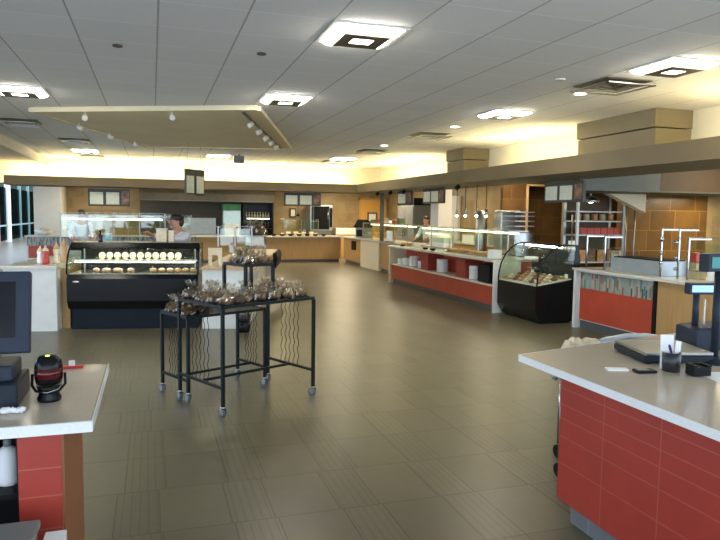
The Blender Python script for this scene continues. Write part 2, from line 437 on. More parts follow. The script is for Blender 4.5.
for x, y, lb in [(1.585, 5.0, 'large square ceiling light nearest the camera, above the wire carts'),
                 (1.585, 8.05, 'square ceiling light at the near right corner of the tan ceiling panel'),
                 (-1.465, 8.66, 'square ceiling light at the left edge, before the tan ceiling panel'),
                 (4.63, 5.0, 'square ceiling light at the right edge, near the tan boxed chase'),
                 (-1.465, 16.59, 'square ceiling light behind the tan panel, beside the left bulkhead'),
                 (1.585, 16.59, 'square ceiling light far back, above the hanging double menu sign'),
                 (4.63, 8.05, 'square ceiling light left of the round downlight and square diffuser'),
                 (4.63, 15.98, 'square ceiling light far back near the right cove')]:
    ceiling_light(x, y, lb)
def diffuser(x, y, label, sx=.30, sy=.30):
    t = thing('ceiling_vent', label, 'vent', (x, y, CZ), 0, 'ceiling air vents')
    f = MB(); sl = MB()
    for i in range(4):
        a, b = sx * (1 - i * .24), sy * (1 - i * .24); z = -.012 - .012 * (3 - i) - .01
        w = .028
        (f if i == 0 else sl).box(-a, a, -b, -b + w, z, z + .01).box(-a, a, b - w, b, z, z + .01).box(-a, -a + w, -b, b, z, z + .01).box(a - w, a, -b, b, z, z + .01)
    f.build('frame', M['steel'], t); sl.build('louvers', M['steel'], t)
    B(-sx + .02, sx - .02, -sy + .02, sy - .02, -.010, -.001).build('backing', M['basket'], t)
diffuser(4.63, 5.85, 'large square louvred ceiling vent beside the round downlight')
diffuser(4.63, 10.6, 'louvred ceiling vent between two round downlights on the right')
diffuser(4.63, 13.7, 'louvred ceiling vent third back along the right side')
diffuser(4.63, 16.9, 'farthest louvred ceiling vent on the right side')
diffuser(-1.97, 11.6, 'louvred ceiling vent left of the tan panel by the bulkhead')
diffuser(-1.44, 14.2, 'louvred ceiling vent left of the back corner of the tan panel')
diffuser(-1.44, 18.1, 'louvred ceiling vent beside the farthest left ceiling light')
def disc(name, x, y, r, label, cat, m, rim, grp=None):
    t = thing(name, label, cat, (x, y, CZ), 0, grp)
    MB().lathe([(r, -.001), (r, -.012), (r * .8, -.014), (r * .8, -.001)], n=20).build('trim_ring', M[rim], t)
    MB().lathe([(r * .78, -.002), (r * .74, -.016)], n=20).build('lens', M[m], t)
disc('downlight', 4.64, 6.40, .085, 'round lit downlight beside the large square vent', 'downlight', 'down', 'whitep', 'round downlights')
disc('downlight', 4.56, 9.44, .085, 'round lit downlight between the vents, second from the camera', 'downlight', 'down', 'whitep', 'round downlights')
disc('downlight', 4.49, 12.53, .085, 'round lit downlight, third from the camera', 'downlight', 'down', 'whitep', 'round downlights')
disc('smoke_detector', -.26, 6.03, .042, 'small round ceiling sensor above the left side of the hall', 'sensor', 'basket', 'basket', 'ceiling sensors')
disc('smoke_detector', .94, 5.87, .042, 'small round ceiling sensor left of the nearest ceiling light', 'sensor', 'basket', 'basket', 'ceiling sensors')
disc('ceiling_speaker', 4.0, 5.86, .05, 'tiny pale ceiling disc left of the round downlight', 'sensor', 'whitep', 'whitep')
t = thing('exit_sign', 'small dark box hanging from the ceiling behind the tan panel', 'sign', (2.0, 15.88, CZ))
B(-.12, .12, -.03, .03, -.22, -.04).build('case', M['grey'], t); B(-.02, .02, -.02, .02, -.04, 0).build('mount', M['grey'], t)

def spot(x, y, z, ang, label, grp):
    t = thing('spotlight', label, 'spotlight', (x, y, z), ang, grp)
    MB().tube([(0, 0, 0), (0, 0, -.05)], .012, 6).build('stem', M['whitep'], t)
    MB().tube([(0, .02, -.05), (0, -.05, -.09)], [.03, .038], 10).build('head', M['whitep'], t)
def lerp(a, b, f): return (a[0] + (b[0] - a[0]) * f, a[1] + (b[1] - a[1]) * f)
tr = []
for k, f in enumerate((.25, .52, .80)):
    spot(*lerp((-1.40, 9.98), (-.02, 14.2), f), CZ - .06, 1.2, '%s spotlight from the camera on the left edge of the tan panel' % ORD[k], 'spotlights on the tan panel')
for k, f in enumerate((.22, .64)):
    spot(*lerp((-1.45, 10.05), (1.25, 8.80), f), CZ - .06, 0, '%s spotlight from the left on the near edge of the tan panel' % ORD[k], 'spotlights on the tan panel')
for k, f in enumerate((.16, .34, .52, .68, .84)):
    spot(*lerp((1.18, 8.9), (2.55, 13.4), f), CZ - .06, -1.2, '%s spotlight from the camera on the right edge track of the tan panel' % ORD[k], 'spotlights on the tan panel')
a, b = (1.18, 8.9), (2.55, 13.4)
tag(MB()._bar((*a, CZ - .066), (*b, CZ - .066), .03, None).build('lighting_track', M['basket']), 'dark lighting track along the right edge of the tan ceiling panel', 'track')

# cove lamps (linear tubes lying in the soffit trough)
for i in range(8):
    t = thing('cove_light', 'linear cove lamp %s from the left behind the back soffit lip' % ORD[i], 'cove light', (-3.0 + i * 1.17, 18.75, 2.40), 0, 'cove lamps')
    B(-.5, .5, -.04, .04, 0, .04).build('tray', M['whitep'], t)
    MB().tube([(-.5, 0, .065), (.5, 0, .065)], .025, 8).build('tube', M['covelamp'], t)
for i in range(12):
    y = 2.8 + i * 1.3
    if 6.1 < y < 8.9 or 11.8 < y < 13.5: continue
    t = thing('cove_light', 'linear cove lamp %s from the near end behind the right soffit lip' % ORD[i], 'cove light', (6.05, y, 2.40), PI / 2, 'cove lamps')
    B(-.5, .5, -.04, .04, 0, .04).build('tray', M['whitep'], t)
    MB().tube([(-.5, 0, .065), (.5, 0, .065)], .025, 8).build('tube', M['covelamp'], t)

# ------------------------------------------------------------------ menu boards
def menu(x, y, z0, z1, sheets, w, rz, label, ph=True, top=2.34):
    t = thing('menu_board', label, 'menu board', (x, y, z0), rz, 'hanging menu boards')
    h = z1 - z0; n = sheets; W = n * w + (.6 * w if ph else 0)
    B(0, W, 0, .05, 0, h).build('frame', M['menuf'], t, .004)
    for i in range(n):
        B(i * w + .06 * w + .02, (i + 1) * w - .03, -.006, -.001, .06 * h + .02, h * .80).build('menu_sheet', M['menu'], t)
    if ph: B(n * w + .03, W - .02, -.006, -.001, .05, h - .05).build('food_photo', M['photo'], t)
    r = MB()
    for q in (.12 * W, .88 * W): r.tube([(q, .025, h), (q, .025, top - z0)], .006, 6)
    r.build('hanger', M['menuf'], t)
menu(-1.60, 18.6, 1.84, 2.30, 2, .40, 0, 'menu board with two pale sheets hanging at the back left')
menu(3.63, 18.6, 1.93, 2.31, 2, .42, 0, 'menu board with two pale sheets hanging right of the black cooler')
menu(6.2, 16.20, 1.97, 2.33, 1, .60, -PI / 2, 'single sheet menu board hanging far along the right line')
menu(6.2, 14.50, 1.98, 2.33, 2, .45, -PI / 2, 'two sheet menu board hanging before the pale column on the right')
menu(6.3, 9.56, 1.94, 2.27, 2, .40, -PI / 2, 'large two sheet menu board hanging above the curved pastry case')
t = thing('menu_sign', 'pair of tall pale menu panels hanging edge on before the back soffit', 'sign', (.62, 13.0, 2.05), rad(48))
for i in (0, 1):
    p = B(i * .30 - .0, i * .30 + .28, 0, .03, .0 - .02 * i, .49).build('panel', M['menuf'], t)
    B(i * .30 + .03, i * .30 + .25, -.006, -.001, .03, .36).build('sheet', M['menu'], p)
MB().tube([(.1, .015, .49), (.1, .015, 1.05)], .005, 6).tube([(.48, .015, .49), (.48, .015, 1.05)], .005, 6).build('hanger', M['steel'], t)
for k, (y, ) in enumerate([(16.9,), (15.9,), (14.95,), (12.0,), (5.45,)]):
    t = thing('spotlight', '%s small black spotlight under the right soffit, counted from the back' % ORD[k], 'spotlight', (5.9, y, 2.34), 0, 'black soffit spotlights')
    MB().tube([(0, 0, 0), (0, 0, -.04)], .012, 6).build('stem', M['blackm'], t)
    MB().tube([(.02, 0, -.04), (-.05, 0, -.09)], [.04, .05], 10).build('head', M['blackm'], t)

# ------------------------------------------------------------------ right checkout counter
t = thing('checkout_counter', 'red tiled checkout counter with speckled stone top in the right foreground', 'counter', (2.15, 3.03, 0))
def L(ax, ay): return lambda x: x
ox, oy = 2.15, 3.03
def loc(mb, o): mb.v = [(v[0] - o[0], v[1] - o[1], v[2] - o[2]) for v in mb.v]; return mb
loc(B(2.15, 3.1, -.9, 3.03, .13, .858), (ox, oy, 0)).build('body', M['redR'], t)
loc(B(2.21, 3.05, -.9, 2.98, 0, .13), (ox, oy, 0)).build('toe_kick', M['kick'], t)
loc(MB().prism([(2.06, -.9), (3.6, -.9), (3.6, 3.66), (2.92, 3.50), (2.03, 3.27)], .86, .90), (ox, oy, 0)).build('worktop', M['quartz'], t, .004)
loc(MB().prism([(2.056, -.9), (2.062, -.9), (2.032, 3.272), (2.92, 3.502), (2.92, 3.508), (2.026, 3.276)], .8605, .8995), (ox, oy, 0)).build('lit_edge', M['quartz_lit'], t)  # thin strip painting daylight onto the worktop's front edge

# items on it
t = thing('checkout_scale', 'low silver topped scale lying on the right checkout counter', 'scale', (2.81, 3.01, .90), rad(-14))
B(-.20, .20, -.19, .19, .008, .045).build('base', M['posd'], t, .006)
B(-.195, .195, -.185, .185, .047, .064).build('weighing_plate', M['steel'], t, .003)
fm = MB()
for q in ((-.17, -.16), (.17, -.16), (-.17, .16), (.17, .16)): fm.lathe([(.015, 0), (.015, .008)], (*q, 0), 8)
fm.build('foot', M['blackm'], t)
t = thing('card_reader', 'small flat black handheld on the right counter beside a white slip', 'handheld', (2.435, 2.72, .90), rad(-12))
B(-.055, .055, -.032, .032, 0, .016).build('body', M['blackm'], t, .007)
B(-.045, .015, -.024, .024, .0165, .018).build('keypad', M['grey'], t)
tag(B(-.07, .04, -.025, .025, 0, .008).build('paper_slip', M['paper']), 'white paper slip left of the small black handheld on the counter', 'paper').location = (2.345, 2.80, .90)
bpy.data.objects['paper_slip'].rotation_euler = (0, 0, rad(-20))
t = thing('pen_cup', 'black mesh pen cup on the right checkout counter', 'pen cup', (2.60, 2.715, .90))
MB().lathe([(.044, 0), (.046, .05), (.047, .10), (.043, .10), (.042, .006), (.02, .005)], n=18).build('cup', M['mesh'], t)
o = tag(B(-.035, .035, -.002, .002, 0, .18).build('card', M['paper']), 'white card standing in the black pen cup', 'card'); o.location = (2.59, 2.735, .907); o.rotation_euler = (rad(-4), 0, rad(-18))
o = tag(B(-.015, .015, -.002, .002, 0, .15).build('card', M['paper']), 'narrow white card at the right of the pen cup', 'card'); o.location = (2.628, 2.715, .907); o.rotation_euler = (0, rad(4), rad(-18))
t = thing('pen', 'navy blue pen leaning in the pen cup', 'pen', (2.615, 2.695, .908)); t.rotation_euler = (0, rad(-18), rad(-17))
MB().tube([(0, 0, 0), (0, 0, .125)], .007, 8).build('barrel', M['navy'], t); MB().tube([(0, 0, .125), (0, 0, .14)], [.008, .006], 8).build('cap', M['navy'], t)
t = thing('card_holder', 'small open black box on papers at the right counter', 'box', (2.665, 2.60, .902), rad(-8))
B(-.05, .05, -.035, .035, 0, .045).build('tray', M['blackm'], t, .004)
B(-.05, .05, .02, .035, .0455, .056).box(-.05, -.03, -.035, .0199, .0455, .056).box(.03, .05, -.035, .0199, .0455, .056).build('lip', M['blackm'], t)
for k, (x, y, r, lb) in enumerate([(2.83, 2.50, -12, 'large white sheet under the small black box'), (3.02, 2.38, 14, 'white sheet overlapping at the right edge of the counter')]):
    o = tag(B(-.17, .17, -.12, .12, 0, .0015).build('paper_sheet', M['paper']), lb, 'paper'); o.location = (x, y, .9002 + k * .0017); o.rotation_euler = (0, 0, rad(r))
t = thing('register_display', 'dark pole display on the right counter, its screen the taller one', 'display', (2.975, 2.80, .90))
MB().lathe([(.07, 0), (.07, .012), (.03, .03), (.028, .04)], n=16).build('base', M['posd'], t)
MB().tube([(0, 0, .03), (0, 0, .52)], .022, 12).build('pole', M['posd'], t)
h = B(-.11, .16, -.035, .035, .515, .615).build('head', M['posd'], t, .006)
B(-.09, .14, -.038, -.0355, .535, .595).build('screen', M['vfd'], h)
t = thing('register_terminal', 'slate grey cash register with a lower lit display on the right counter', 'cash register', (3.37, 3.16, .90), rad(-12))
B(-.21, .30, -.11, .11, 0, .13).build('body', M['pos'], t, .01)
MB().prism([(-.21, .131), (.30, .131), (.30, .165), (-.10, .145)], -.10, .10, 'y').build('cover', M['pos'], t)
MB().tube([(-.15, 0, .14), (-.15, 0, .34)], .02, 10).build('pole', M['pos'], t)
h = B(-.215, -.02, -.03, .03, .335, .405).build('display_head', M['pos'], t, .005)
B(-.20, -.04, -.033, -.0305, .35, .392).build('screen', M['lcd'], h)
tag(B(-.004, .004, -.003, .003, .0, .16).build('cable', M['chrome']), 'thin silver cord hanging on the register pole', 'cord').location = (3.24, 3.14, 1.045)

# trolley behind the counter with an arched grey rail
t = thing('trolley', 'trolley with arched grey rail behind the right checkout counter', 'trolley', (2.55, 3.55, 0))
arch = [(x - 2.55, .20, z) for x, z in ((2.60, .60), (2.68, .70), (2.76, .768), (2.86, .812), (3.0, .846), (3.18, .866), (3.35, .862), (3.52, .834), (3.60, .80))]
MB().tube(arch, .022, 10).build('rail', M['steelb'], t)
MB().prism([(0, 0), (1.0, 0), (1.0, .29), (.17, .29)], .30, .33).build('lower_shelf', M['steelb'], t); MB().prism([(0, .0), (1.0, 0), (1.0, .29), (.17, .29)], .613, .63).build('shelf', M['steelb'], t)
p = MB()
for q in ((-.02, 0), (1.05, 0), (.18, .30), (1.05, .30)): p.tube([(*q, .10), (*q, .62)], .014, 8)
p.tube([(-.02, 0, .60), (.18, .30, .60)], .012, 8).tube([(1.05, 0, .60), (1.05, .30, .60)], .012, 8).tube([(-.02, 0, .60), (1.05, 0, .60)], .012, 8).tube([(.18, .30, .60), (1.05, .30, .60)], .012, 8).tube([(1.05, .2, .60), (1.05, .2, .80)], .014, 8).build('frame', M['chrome'], t)
for q in ((-.02, 0), (1.05, 0), (.18, .30), (1.05, .30)):
    MB().tube([(q[0] - .015, q[1], .045), (q[0] + .015, q[1], .045)], .045, 14).build('caster', M['blackm'], t)
o = MB()
for k in range(5): o.ell((.05 * k, random.uniform(-.02, .02), .05 + .012 * (k % 2)), (.05, .05, .05), 12, 7, .25)
tag(o.build('cloth', M['cloth']), 'crumpled cream cloth on the trolley at the far edge of the right counter', 'cloth').location = (2.63, 3.655, .787)
bpy.data.objects['cloth'].parent = None
t2 = tag(B(-.10, .10, -.06, .06, 0, .125).build('stacking_bin', M['cloth'], None, .01), 'cream bin on the trolley under the crumpled cloth', 'bin'); t2.location = (2.74, 3.645, .632)
t2 = tag(B(-.14, .10, -.06, .05, 0, .20).build('orange_box', M['orange'], None, .01), 'orange plastic box on the trolley behind the arched rail', 'box'); t2.location = (3.42, 3.68, .632)

# ------------------------------------------------------------------ left checkout counter
t = thing('checkout_counter', 'small checkout counter with red tile front and brown wood side at left', 'counter', (-.34, 2.66, 0))
O = (-.34, 2.66, 0)
loc(B(-1.5, -.232, 2.615, 3.60, .862, .905), O).build('worktop', M['quartz'], t, .004)
loc(B(-1.5, -.228, 2.608, 2.614, .8625, .9045).box(-.231, -.226, 2.614, 3.60, .8625, .9045), O).build('lit_edge', M['quartz_lit'], t)  # left worktop edge, its daylight painted in likewise
loc(B(-.495, -.343, 2.655, 2.70, .08, .86), O).build('tile_panel', M['redL'], t)
loc(B(-.343, -.335, 2.66, 3.32, .02, .86).box(-.49, -.343, 2.70, 3.32, .02, .86), O).build('wood_panel', M['wood2'], t)
loc(B(-.50, -.496, 2.66, 3.32, .0, .86).box(-1.5, -.5, 3.30, 3.34, 0, .86).box(-1.5, -.5, 2.72, 3.30, .0, .08).box(-1.5, -1.46, 2.66, 3.3, 0, .86), O).build('cabinet', M['blackm'], t)
loc(B(-1.46, -.50, 2.72, 3.30, .585, .605), O).build('shelf', M['blackm'], t)
t = thing('pump_bottle', 'white bottle on the dark shelf under the left counter', 'bottle', (-.565, 2.84, .605))
MB().lathe([(.036, 0), (.038, .02), (.038, .12), (.030, .145), (.014, .155)], n=14).build('bottle', M['paper'], t)
MB().lathe([(.015, .155), (.015, .18), (.008, .19)], n=10).build('cap', M['grey'], t)
for k, (x, c, lb) in enumerate([(-.63, 'blue_black', 'dark blue packet on the shelf under the left counter'), (-.70, 'green', 'green packet on the shelf under the left counter')]):
    tag(B(-.03, .03, -.05, .05, 0, .19 - .04 * k).build('packet', M[c], None, .006), lb, 'packet').location = (x, 2.9, .605)
t = thing('low_cabinet', 'low grey cabinet at the bottom left corner below the counter', 'cabinet', (-.64, 2.2, 0))
B(-.26, .235, -.3, .27, .02, .57).build('body', M['grey'], t); B(-.27, .245, -.31, .28, .571, .60).build('top', M['grey'], t, .005)
tag(B(-.035, .035, -.10, .10, 0, .55).build('paper_box', M['paper'], None, .003), 'narrow white box standing beside the low grey cabinet', 'box').location = (-.345, 2.38, 0)
# register terminal
t = thing('register_terminal', 'slate blue touch screen register on the left counter', 'cash register', (-.68, 2.98, .905))
B(-.20, .155, -.13, .16, 0, .10).build('base', M['posd'], t, .008)
B(-.17, .13, -.08, .13, .10, .165).build('body', M['pos'], t, .01)
B(-.06, .06, .02, .07, .165, .26).build('neck', M['posd'], t)
T = Matrix.Translation((0, .0, .20)) @ Matrix.Rotation(rad(-14), 4, 'X')
h = MB().box(-.26, .185, -.02, .03, .0, .345, T).build('screen_housing', M['pos'], t, .008)
MB().box(-.21, .130, -.0225, -.0205, .065, .30, T).build('screen', M['screen'], h)
MB().box(-.03, .055, -.0245, -.0228, .075, .16, T).build('keypad_window', M['grey'], h)
T2 = Matrix.Translation((.155, -.10, 0))
t = thing('barcode_scanner', 'black dome barcode scanner with red window on the left counter', 'scanner', (-.422, 2.95, .905))
MB().lathe([(.046, 0), (.048, .012), (.040, .03), (.044, .05), (.05, .065)], n=24).build('base', M['black'], t)
MB().lathe([(.050, .075), (.055, .10), (.055, .145), (.050, .17), (.036, .19), (.015, .196)], n=24).build('head', M['black'], t)
T = Matrix.Rotation(rad(8), 4, 'Z')
MB().prism([(.056 * math.cos(a), .056 * math.sin(a)) for a in [rad(-150 + k * 10) for k in range(13)]], .098, .142, 'z', T, True).build('window', M['scanwin'], t)
MB().tube([(-.062, 0, .115), (-.064, -.01, .07), (-.045, -.035, .05), (0, -.056, .045), (.045, -.035, .05), (.064, -.01, .07), (.062, 0, .115)], .006, 8).build('cradle', M['black'], t)
MB().tube([(-.03, -.052, .052), (0, -.062, .047), (.04, -.045, .056), (.05, -.035, .068)], .0025, 6).build('chrome_strip', M['chrome'], t)
MB().ell((0, -.02, .193), (.01, .008, .004)).build('lamp', emis('green_led', (.6, .9, .1), 1.5), t)
o = MB()
for k in range(3): o.ell((.025 * k, 0, .012), (.022, .018, .012), 10, 6, .35)
tag(o.build('tissue', M['paper']), 'scrap of white tissue beside the register on the left counter', 'tissue').location = (-.555, 2.79, .905)
t = thing('card_tray', 'flat red tray at the far edge of the left counter', 'tray', (-.43, 3.55, .905))
B(-.085, .085, -.03, .03, 0, .006).build('base', M['red'], t); B(-.085, .085, -.032, -.028, .006, .014).build('lip', M['red'], t)
o = tag(B(-.014, .014, -.012, .012, 0, .03).build('sticker_roll', M['paper'], None, .003), 'tiny white and blue packet standing in the red tray', 'packet'); o.location = (-.40, 3.55, .9115)

# ------------------------------------------------------------------ wire carts
def table_cart(name, label, cat, loc_, rz, Lx, Ly, h, barz, wave=True, shelf=True, legs=True):
    t = thing(name, label, cat, loc_, rz, 'nesting display tables')
    w = .026
    f = MB()
    c = [(0, 0), (Lx, 0), (Lx, Ly), (0, Ly)]
    for i in range(4):
        f._bar((*c[i], h - w / 2), (*c[(i + 1) % 4], h - w / 2), w, None)
    f.build('top_frame', M['tubeblk'], t)
    B(w / 2, Lx - w / 2, w / 2, Ly - w / 2, h - .020, h - .008).build('table_top', M['blackm'], t)
    z0 = .095 if legs else 0
    for q in c:
        MB()._bar((*q, z0), (*q, h - w), w, None).build('leg', M['tubeblk'], t)
        if legs:
            st = MB().tube([(*q, .075), (*q, .097)], .018, 10)
            st.box(q[0] - .02, q[0] - .016, q[1] - .022, q[1] + .03, .03, .078).box(q[0] + .016, q[0] + .02, q[1] - .022, q[1] + .03, .03, .078)
            cs = st.build('caster', M['chrome'], t)
            MB().tube([(q[0] - .013, q[1] + .018, .04), (q[0] + .013, q[1] + .018, .04)], .04, 16).build('wheel', M['caster'], cs)
    if barz:
        s = MB()
        for x in (0, Lx): s._bar((x, 0, barz), (x, Ly, barz), w * .85, None)
        s._bar((0, Ly / 2, barz), (Lx, Ly / 2, barz), w * .85, None)
        s.build('stretcher', M['tubeblk'], t)
        n = 5
        for x in (0, Lx):
            wv = MB()
            for k in range(n):
                y = Ly / 2 + (k - (n - 1) / 2) * .055 * (Ly / .7 + .15)
                wv.tube([(x, y + .011 * math.sin(j * .9), barz + (h - w - barz) * j / 36) for j in range(37)], .0030, 5)
            wv.build('wavy_wire', M['tubeblk'], t)
    return t
RZ = rad(27)
table_cart('display_table', 'taller black display table on casters loaded with bagged snacks', 'table', (.54, 5.37, 0), RZ, .98, .70, .94, .25)
table_cart('display_table', 'lower black display table on casters nested behind the taller one', 'table', (.288, 5.884, 0), RZ, .84, .47, .785, .20)
u = Vector((math.cos(RZ), math.sin(RZ))); v = Vector((-math.sin(RZ), math.cos(RZ)))
p = Vector((.54, 5.37)) + u * .40 + v * .25
t = table_cart('display_riser', 'small black riser stand on top of the taller display table', 'riser', (p.x, p.y, .94), RZ, .30, .34, .31, 0, legs=False)
# bags
def bag_mesh(k):
    random.seed(100 + k)
    m = MB(); m.ell((0, 0, .034), (.075, .055, .033), 12, 7, .22)
    for _ in range(7):
        m.ell((random.uniform(-.05, .05), random.uniform(-.035, .035), random.uniform(.035, .06)), (.024, .022, .013), 8, 5, .2)
    f = MB(); n = 22; rows = [(.088, .004), (.095, .03), (.085, .06), (.05, .085), (.022, .098), (.045, .125), (.07, .16)]
    vs = []; fs = []
    for i, (r, z) in enumerate(rows):
        for q in range(n):
            a = 2 * PI * q / n
            rr = r * (1 + random.uniform(-.22, .22)); sq = .72 if i < 4 else .45
            vs.append((rr * math.cos(a), rr * math.sin(a) * sq, z + (random.uniform(-.018, .022) if i > 0 else 0)))
    for i in range(len(rows) - 1):
        for q in range(n):
            fs.append((i * n + q, i * n + (q + 1) % n, (i + 1) * n + (q + 1) % n, (i + 1) * n + q))
    f.add(vs, fs, False)
    return m, f
protos = []
def bag(k, x, y, z, rz, sc, label, grp):
    kk = k % 4
    if kk >= len(protos) or protos[kk] is None:
        t = thing('snack_bag', label, 'snack bag', (x, y, z), rz, grp)
        m, f = bag_mesh(kk)
        m.build('baked_goods', M['cookie'] if kk % 2 == 0 else M['cookie2'], t); f.build('cellophane_wrap', M['film'], t)
        protos.append(t); t.scale = sc
    else:
        t = dup(protos[kk], (x, y, z), rz, label, sc); t['group'] = grp
    return t
RNG = random.Random(3)
def spread(origin, rz, pts, z, where, grp):
    uu = Vector((math.cos(rz), math.sin(rz))); vv = Vector((-math.sin(rz), math.cos(rz)))
    for k, (a, b) in enumerate(pts):
        q = Vector(origin) + uu * a + vv * b
        s = RNG.uniform(.78, .98)
        bag(RNG.randrange(4) if len(protos) >= 4 else len(protos), q.x, q.y, z, rz + RNG.uniform(-.5, .5), (s, s, s), where % ORD[k], grp)
spread((.54, 5.37), RZ, [(.08, .09), (.08, .22), (.08, .35), (.08, .48), (.22, .08), (.29, .62), (.08, .62), (.22, .22), (.23, .36), (.22, .49), (.33, .14)], .934, 'clear bag of baked goods, %s of those left of the riser on the taller table', 'snack bags left of the riser')
spread((.54, 5.37), RZ, [(.46, .12), (.60, .10), (.89, .10), (.89, .24), (.89, .37), (.89, .50), (.55, .42), (.89, .62), (.76, .10), (.77, .23), (.77, .37), (.77, .50), (.64, .62)], .934, 'clear bag of baked goods, %s of those right of and under the riser', 'snack bags right of the riser')
spread((p.x, p.y), RZ, [(.08, .08), (.08, .22), (.22, .08), (.22, .22), (.14, .30)], 1.244, 'clear bag of dark baked goods, %s on the riser stand', 'snack bags on the riser')
spread((.288, 5.884), RZ, [(.08, .36), (.08, .24), (.08, .11), (.24, .36), (.40, .36), (.24, .22)], .779, 'clear bag of baked goods, %s on the lower display table', 'snack bags on the lower table')

# ------------------------------------------------------------------ left pastry case
CA = rad(-9.6)
t = thing('pastry_case', 'long black refrigerated pastry case with lit cupcake shelves at left', 'display case', (-1.17, 9.99, 0), CA)
LC = 1.82
MB().prism([(.10, .0), (.80, .0), (.80, .30), (.10, .30)], .04, LC - .02, 'x').build('plinth', M['blue_black'], t)
MB().prism([(.0, .42), (.07, .30), (.82, .30), (.82, .80), (.04, .80), (.0, .74)], 0, LC, 'x').build('body', M['black'], t)
MB().prism([(.78, .80), (.82, .80), (.82, 1.25), (.78, 1.25)], 0, LC, 'x').build('back_panel', M['blackm'], t)
MB().prism([(.22, 1.16), (.26, 1.25), (.78, 1.25), (.78, 1.20), (.28, 1.20), (.26, 1.13)], 0, LC, 'x').build('canopy', M['black'], t)
cv = [(.02, .80), (.035, .92), (.075, 1.03), (.14, 1.12), (.26, 1.21)]
def curved(mb, cvv, x0, x1, n=1):
    vs = [(x, a, b) for x in (x0, x1) for a, b in cvv]; m = len(cvv)
    mb.add(vs, [(i, i + 1, m + i + 1, m + i) for i in range(m - 1)], True); return mb
o = curved(MB(), cv, .01, LC - .01).build('front_glass', M['curve'], t)
o.modifiers.new('Solidify', 'SOLIDIFY').thickness = .006
for x in (0, LC):
    MB().tube([(x, a, b) for a, b in cv], .012, 6).build('end_trim', M['black'], t)
    MB().prism(cv + [(.78, 1.20), (.78, .80)], x - .003 if x else .0, x + .003 if x else .006, 'x').build('end_glass', M['glass'], t)
B(.03, LC - .03, .20, .76, .985, 1.0).build('shelf', M['glass'], t)
B(.03, LC - .03, .185, .20, .975, 1.005).build('shelf_edge', M['paper'], t)
B(.02, LC - .02, .06, .77, .801, .812).build('deck', M['steel'], t)
MB().tube([(.06, .34, 1.185), (LC - .06, .34, 1.185)], .012, 8).build('upper_lamp', M['caselamp'], t)
MB().tube([(.06, .235, .968), (LC - .06, .235, .968)], .010, 8).build('lower_lamp', M['caselamp'], t)
po = MB()
for x in (.20, LC - .06): po.box(x - .008, x + .008, .2, .22, .812, 1.16)
po.build('shelf_post', M['steel'], t)
MB().ell((.13, -.004, .70), (.045, .006, .014)).build('badge', M['tag'], t, label='small silver oval badge')
cuu = Vector((math.cos(CA), math.sin(CA), 0)); cvv = Vector((-math.sin(CA), math.cos(CA), 0)); C0 = Vector((-1.17, 9.99, 0))
proto = None
for k in range(11):
    q = C0 + cuu * (.42 + .1085 * k) + cvv * .30; q.z = 1.001
    lb = 'white frosted cupcake, %s from the left on the upper shelf of the long case' % ORD[k]
    if proto is None:
        proto = thing('cupcake', lb, 'cupcake', q, CA, 'cupcakes on the upper shelf')
        MB().lathe([(.028, 0), (.040, .04)], n=14).build('paper_cup', M['cup'], proto)
        MB().lathe([(.044, .038), (.050, .055), (.044, .082), (.026, .10), (.006, .106)], n=14).build('frosting', M['frost'], proto)
    else: dup(proto, q, CA, lb)
proto = None
for k, (x, c, w) in enumerate([(.36, 'pink', .05), (.50, 'pink', .065), (.66, 'pink', .07), (.84, 'pink', .05), (1.16, 'past', .055), (1.28, 'past', .055), (1.40, 'pink', .055), (1.51, 'past', .05), (1.62, 'past', .05), (1.73, 'past', .05)]):
    q = C0 + cuu * x + cvv * .20; q.z = .8128
    tt = thing('pastry', 'glazed pastry, %s from the left on the lower deck of the long case' % ORD[k], 'pastry', q, CA, 'pastries on the lower deck')
    MB().lathe([(w * .9, 0), (w, .02), (w * .85, .045), (w * .3, .052)], n=16).build('dough', M['dough'], tt)
    MB().lathe([(w * .98, .03), (w * .88, .056), (w * .4, .068), (.004, .070)], n=16).build('icing', M[c], tt)
# things on top of the case
t = thing('sauce_bottle', 'dark red bottle standing on the top of the long pastry case', 'bottle', C0 + cuu * .35 + cvv * .50 + Vector((0, 0, 1.25)))
MB().lathe([(.032, 0), (.034, .02), (.034, .09), (.016, .12), (.014, .15)], n=12).build('bottle', M['bottle'], t)
MB().lathe([(.017, .15), (.017, .17)], n=10).build('cap', M['blackm'], t)
for k, (x, w, h, lb) in enumerate([(1.235, .075, .205, 'tall cream container on the pastry case beside the man'), (1.375, .04, .175, 'narrow cream container between the taller one and the man')]):
    q = C0 + cuu * x + cvv * .55
    t = thing('container', lb, 'container', (q.x, q.y, 1.25), CA)
    B(-w, w, -w, w, 0, h - .02).build('body', M['cloth'], t, .008); B(-w - .004, w + .004, -w - .004, w + .004, h - .018, h).build('lid', M['whitep'], t, .004)

# ------------------------------------------------------------------ left island blocks
t = thing('counter_block', 'plain white counter block left of the long pastry case', 'counter', (-1.285, 9.94, 0), CA)
B(-.72, -.02, 0.03, 2.6, 0, .885).build('body', M['white'], t); B(-.74, 0, 0, 2.62, .886, .93).build('top', M['quartzl'], t, .004)
B(-.015, .095, .25, 2.0, 0, .86).build('wood_filler', M['wood'], t)
def squeeze(x, y, z, c, nz, label, hgt=.26):
    t = thing('squeeze_bottle', label, 'bottle', (x, y, z), 0, 'squeeze bottles on the white block')
    MB().lathe([(.045, 0), (.05, .02), (.045, .09), (.036, .12), (.046, hgt * .62), (.040, hgt * .70)], n=14).build('bottle', M[c], t)
    MB().lathe([(.042, hgt * .70), (.040, hgt * .78), (.014, hgt * .90), (.007, hgt)], n=12).build('nozzle', M[nz], t)
squeeze(-1.47, 10.30, .93, 'red', 'cloth', 'red squeeze bottle with pale nozzle on the white block', .27)
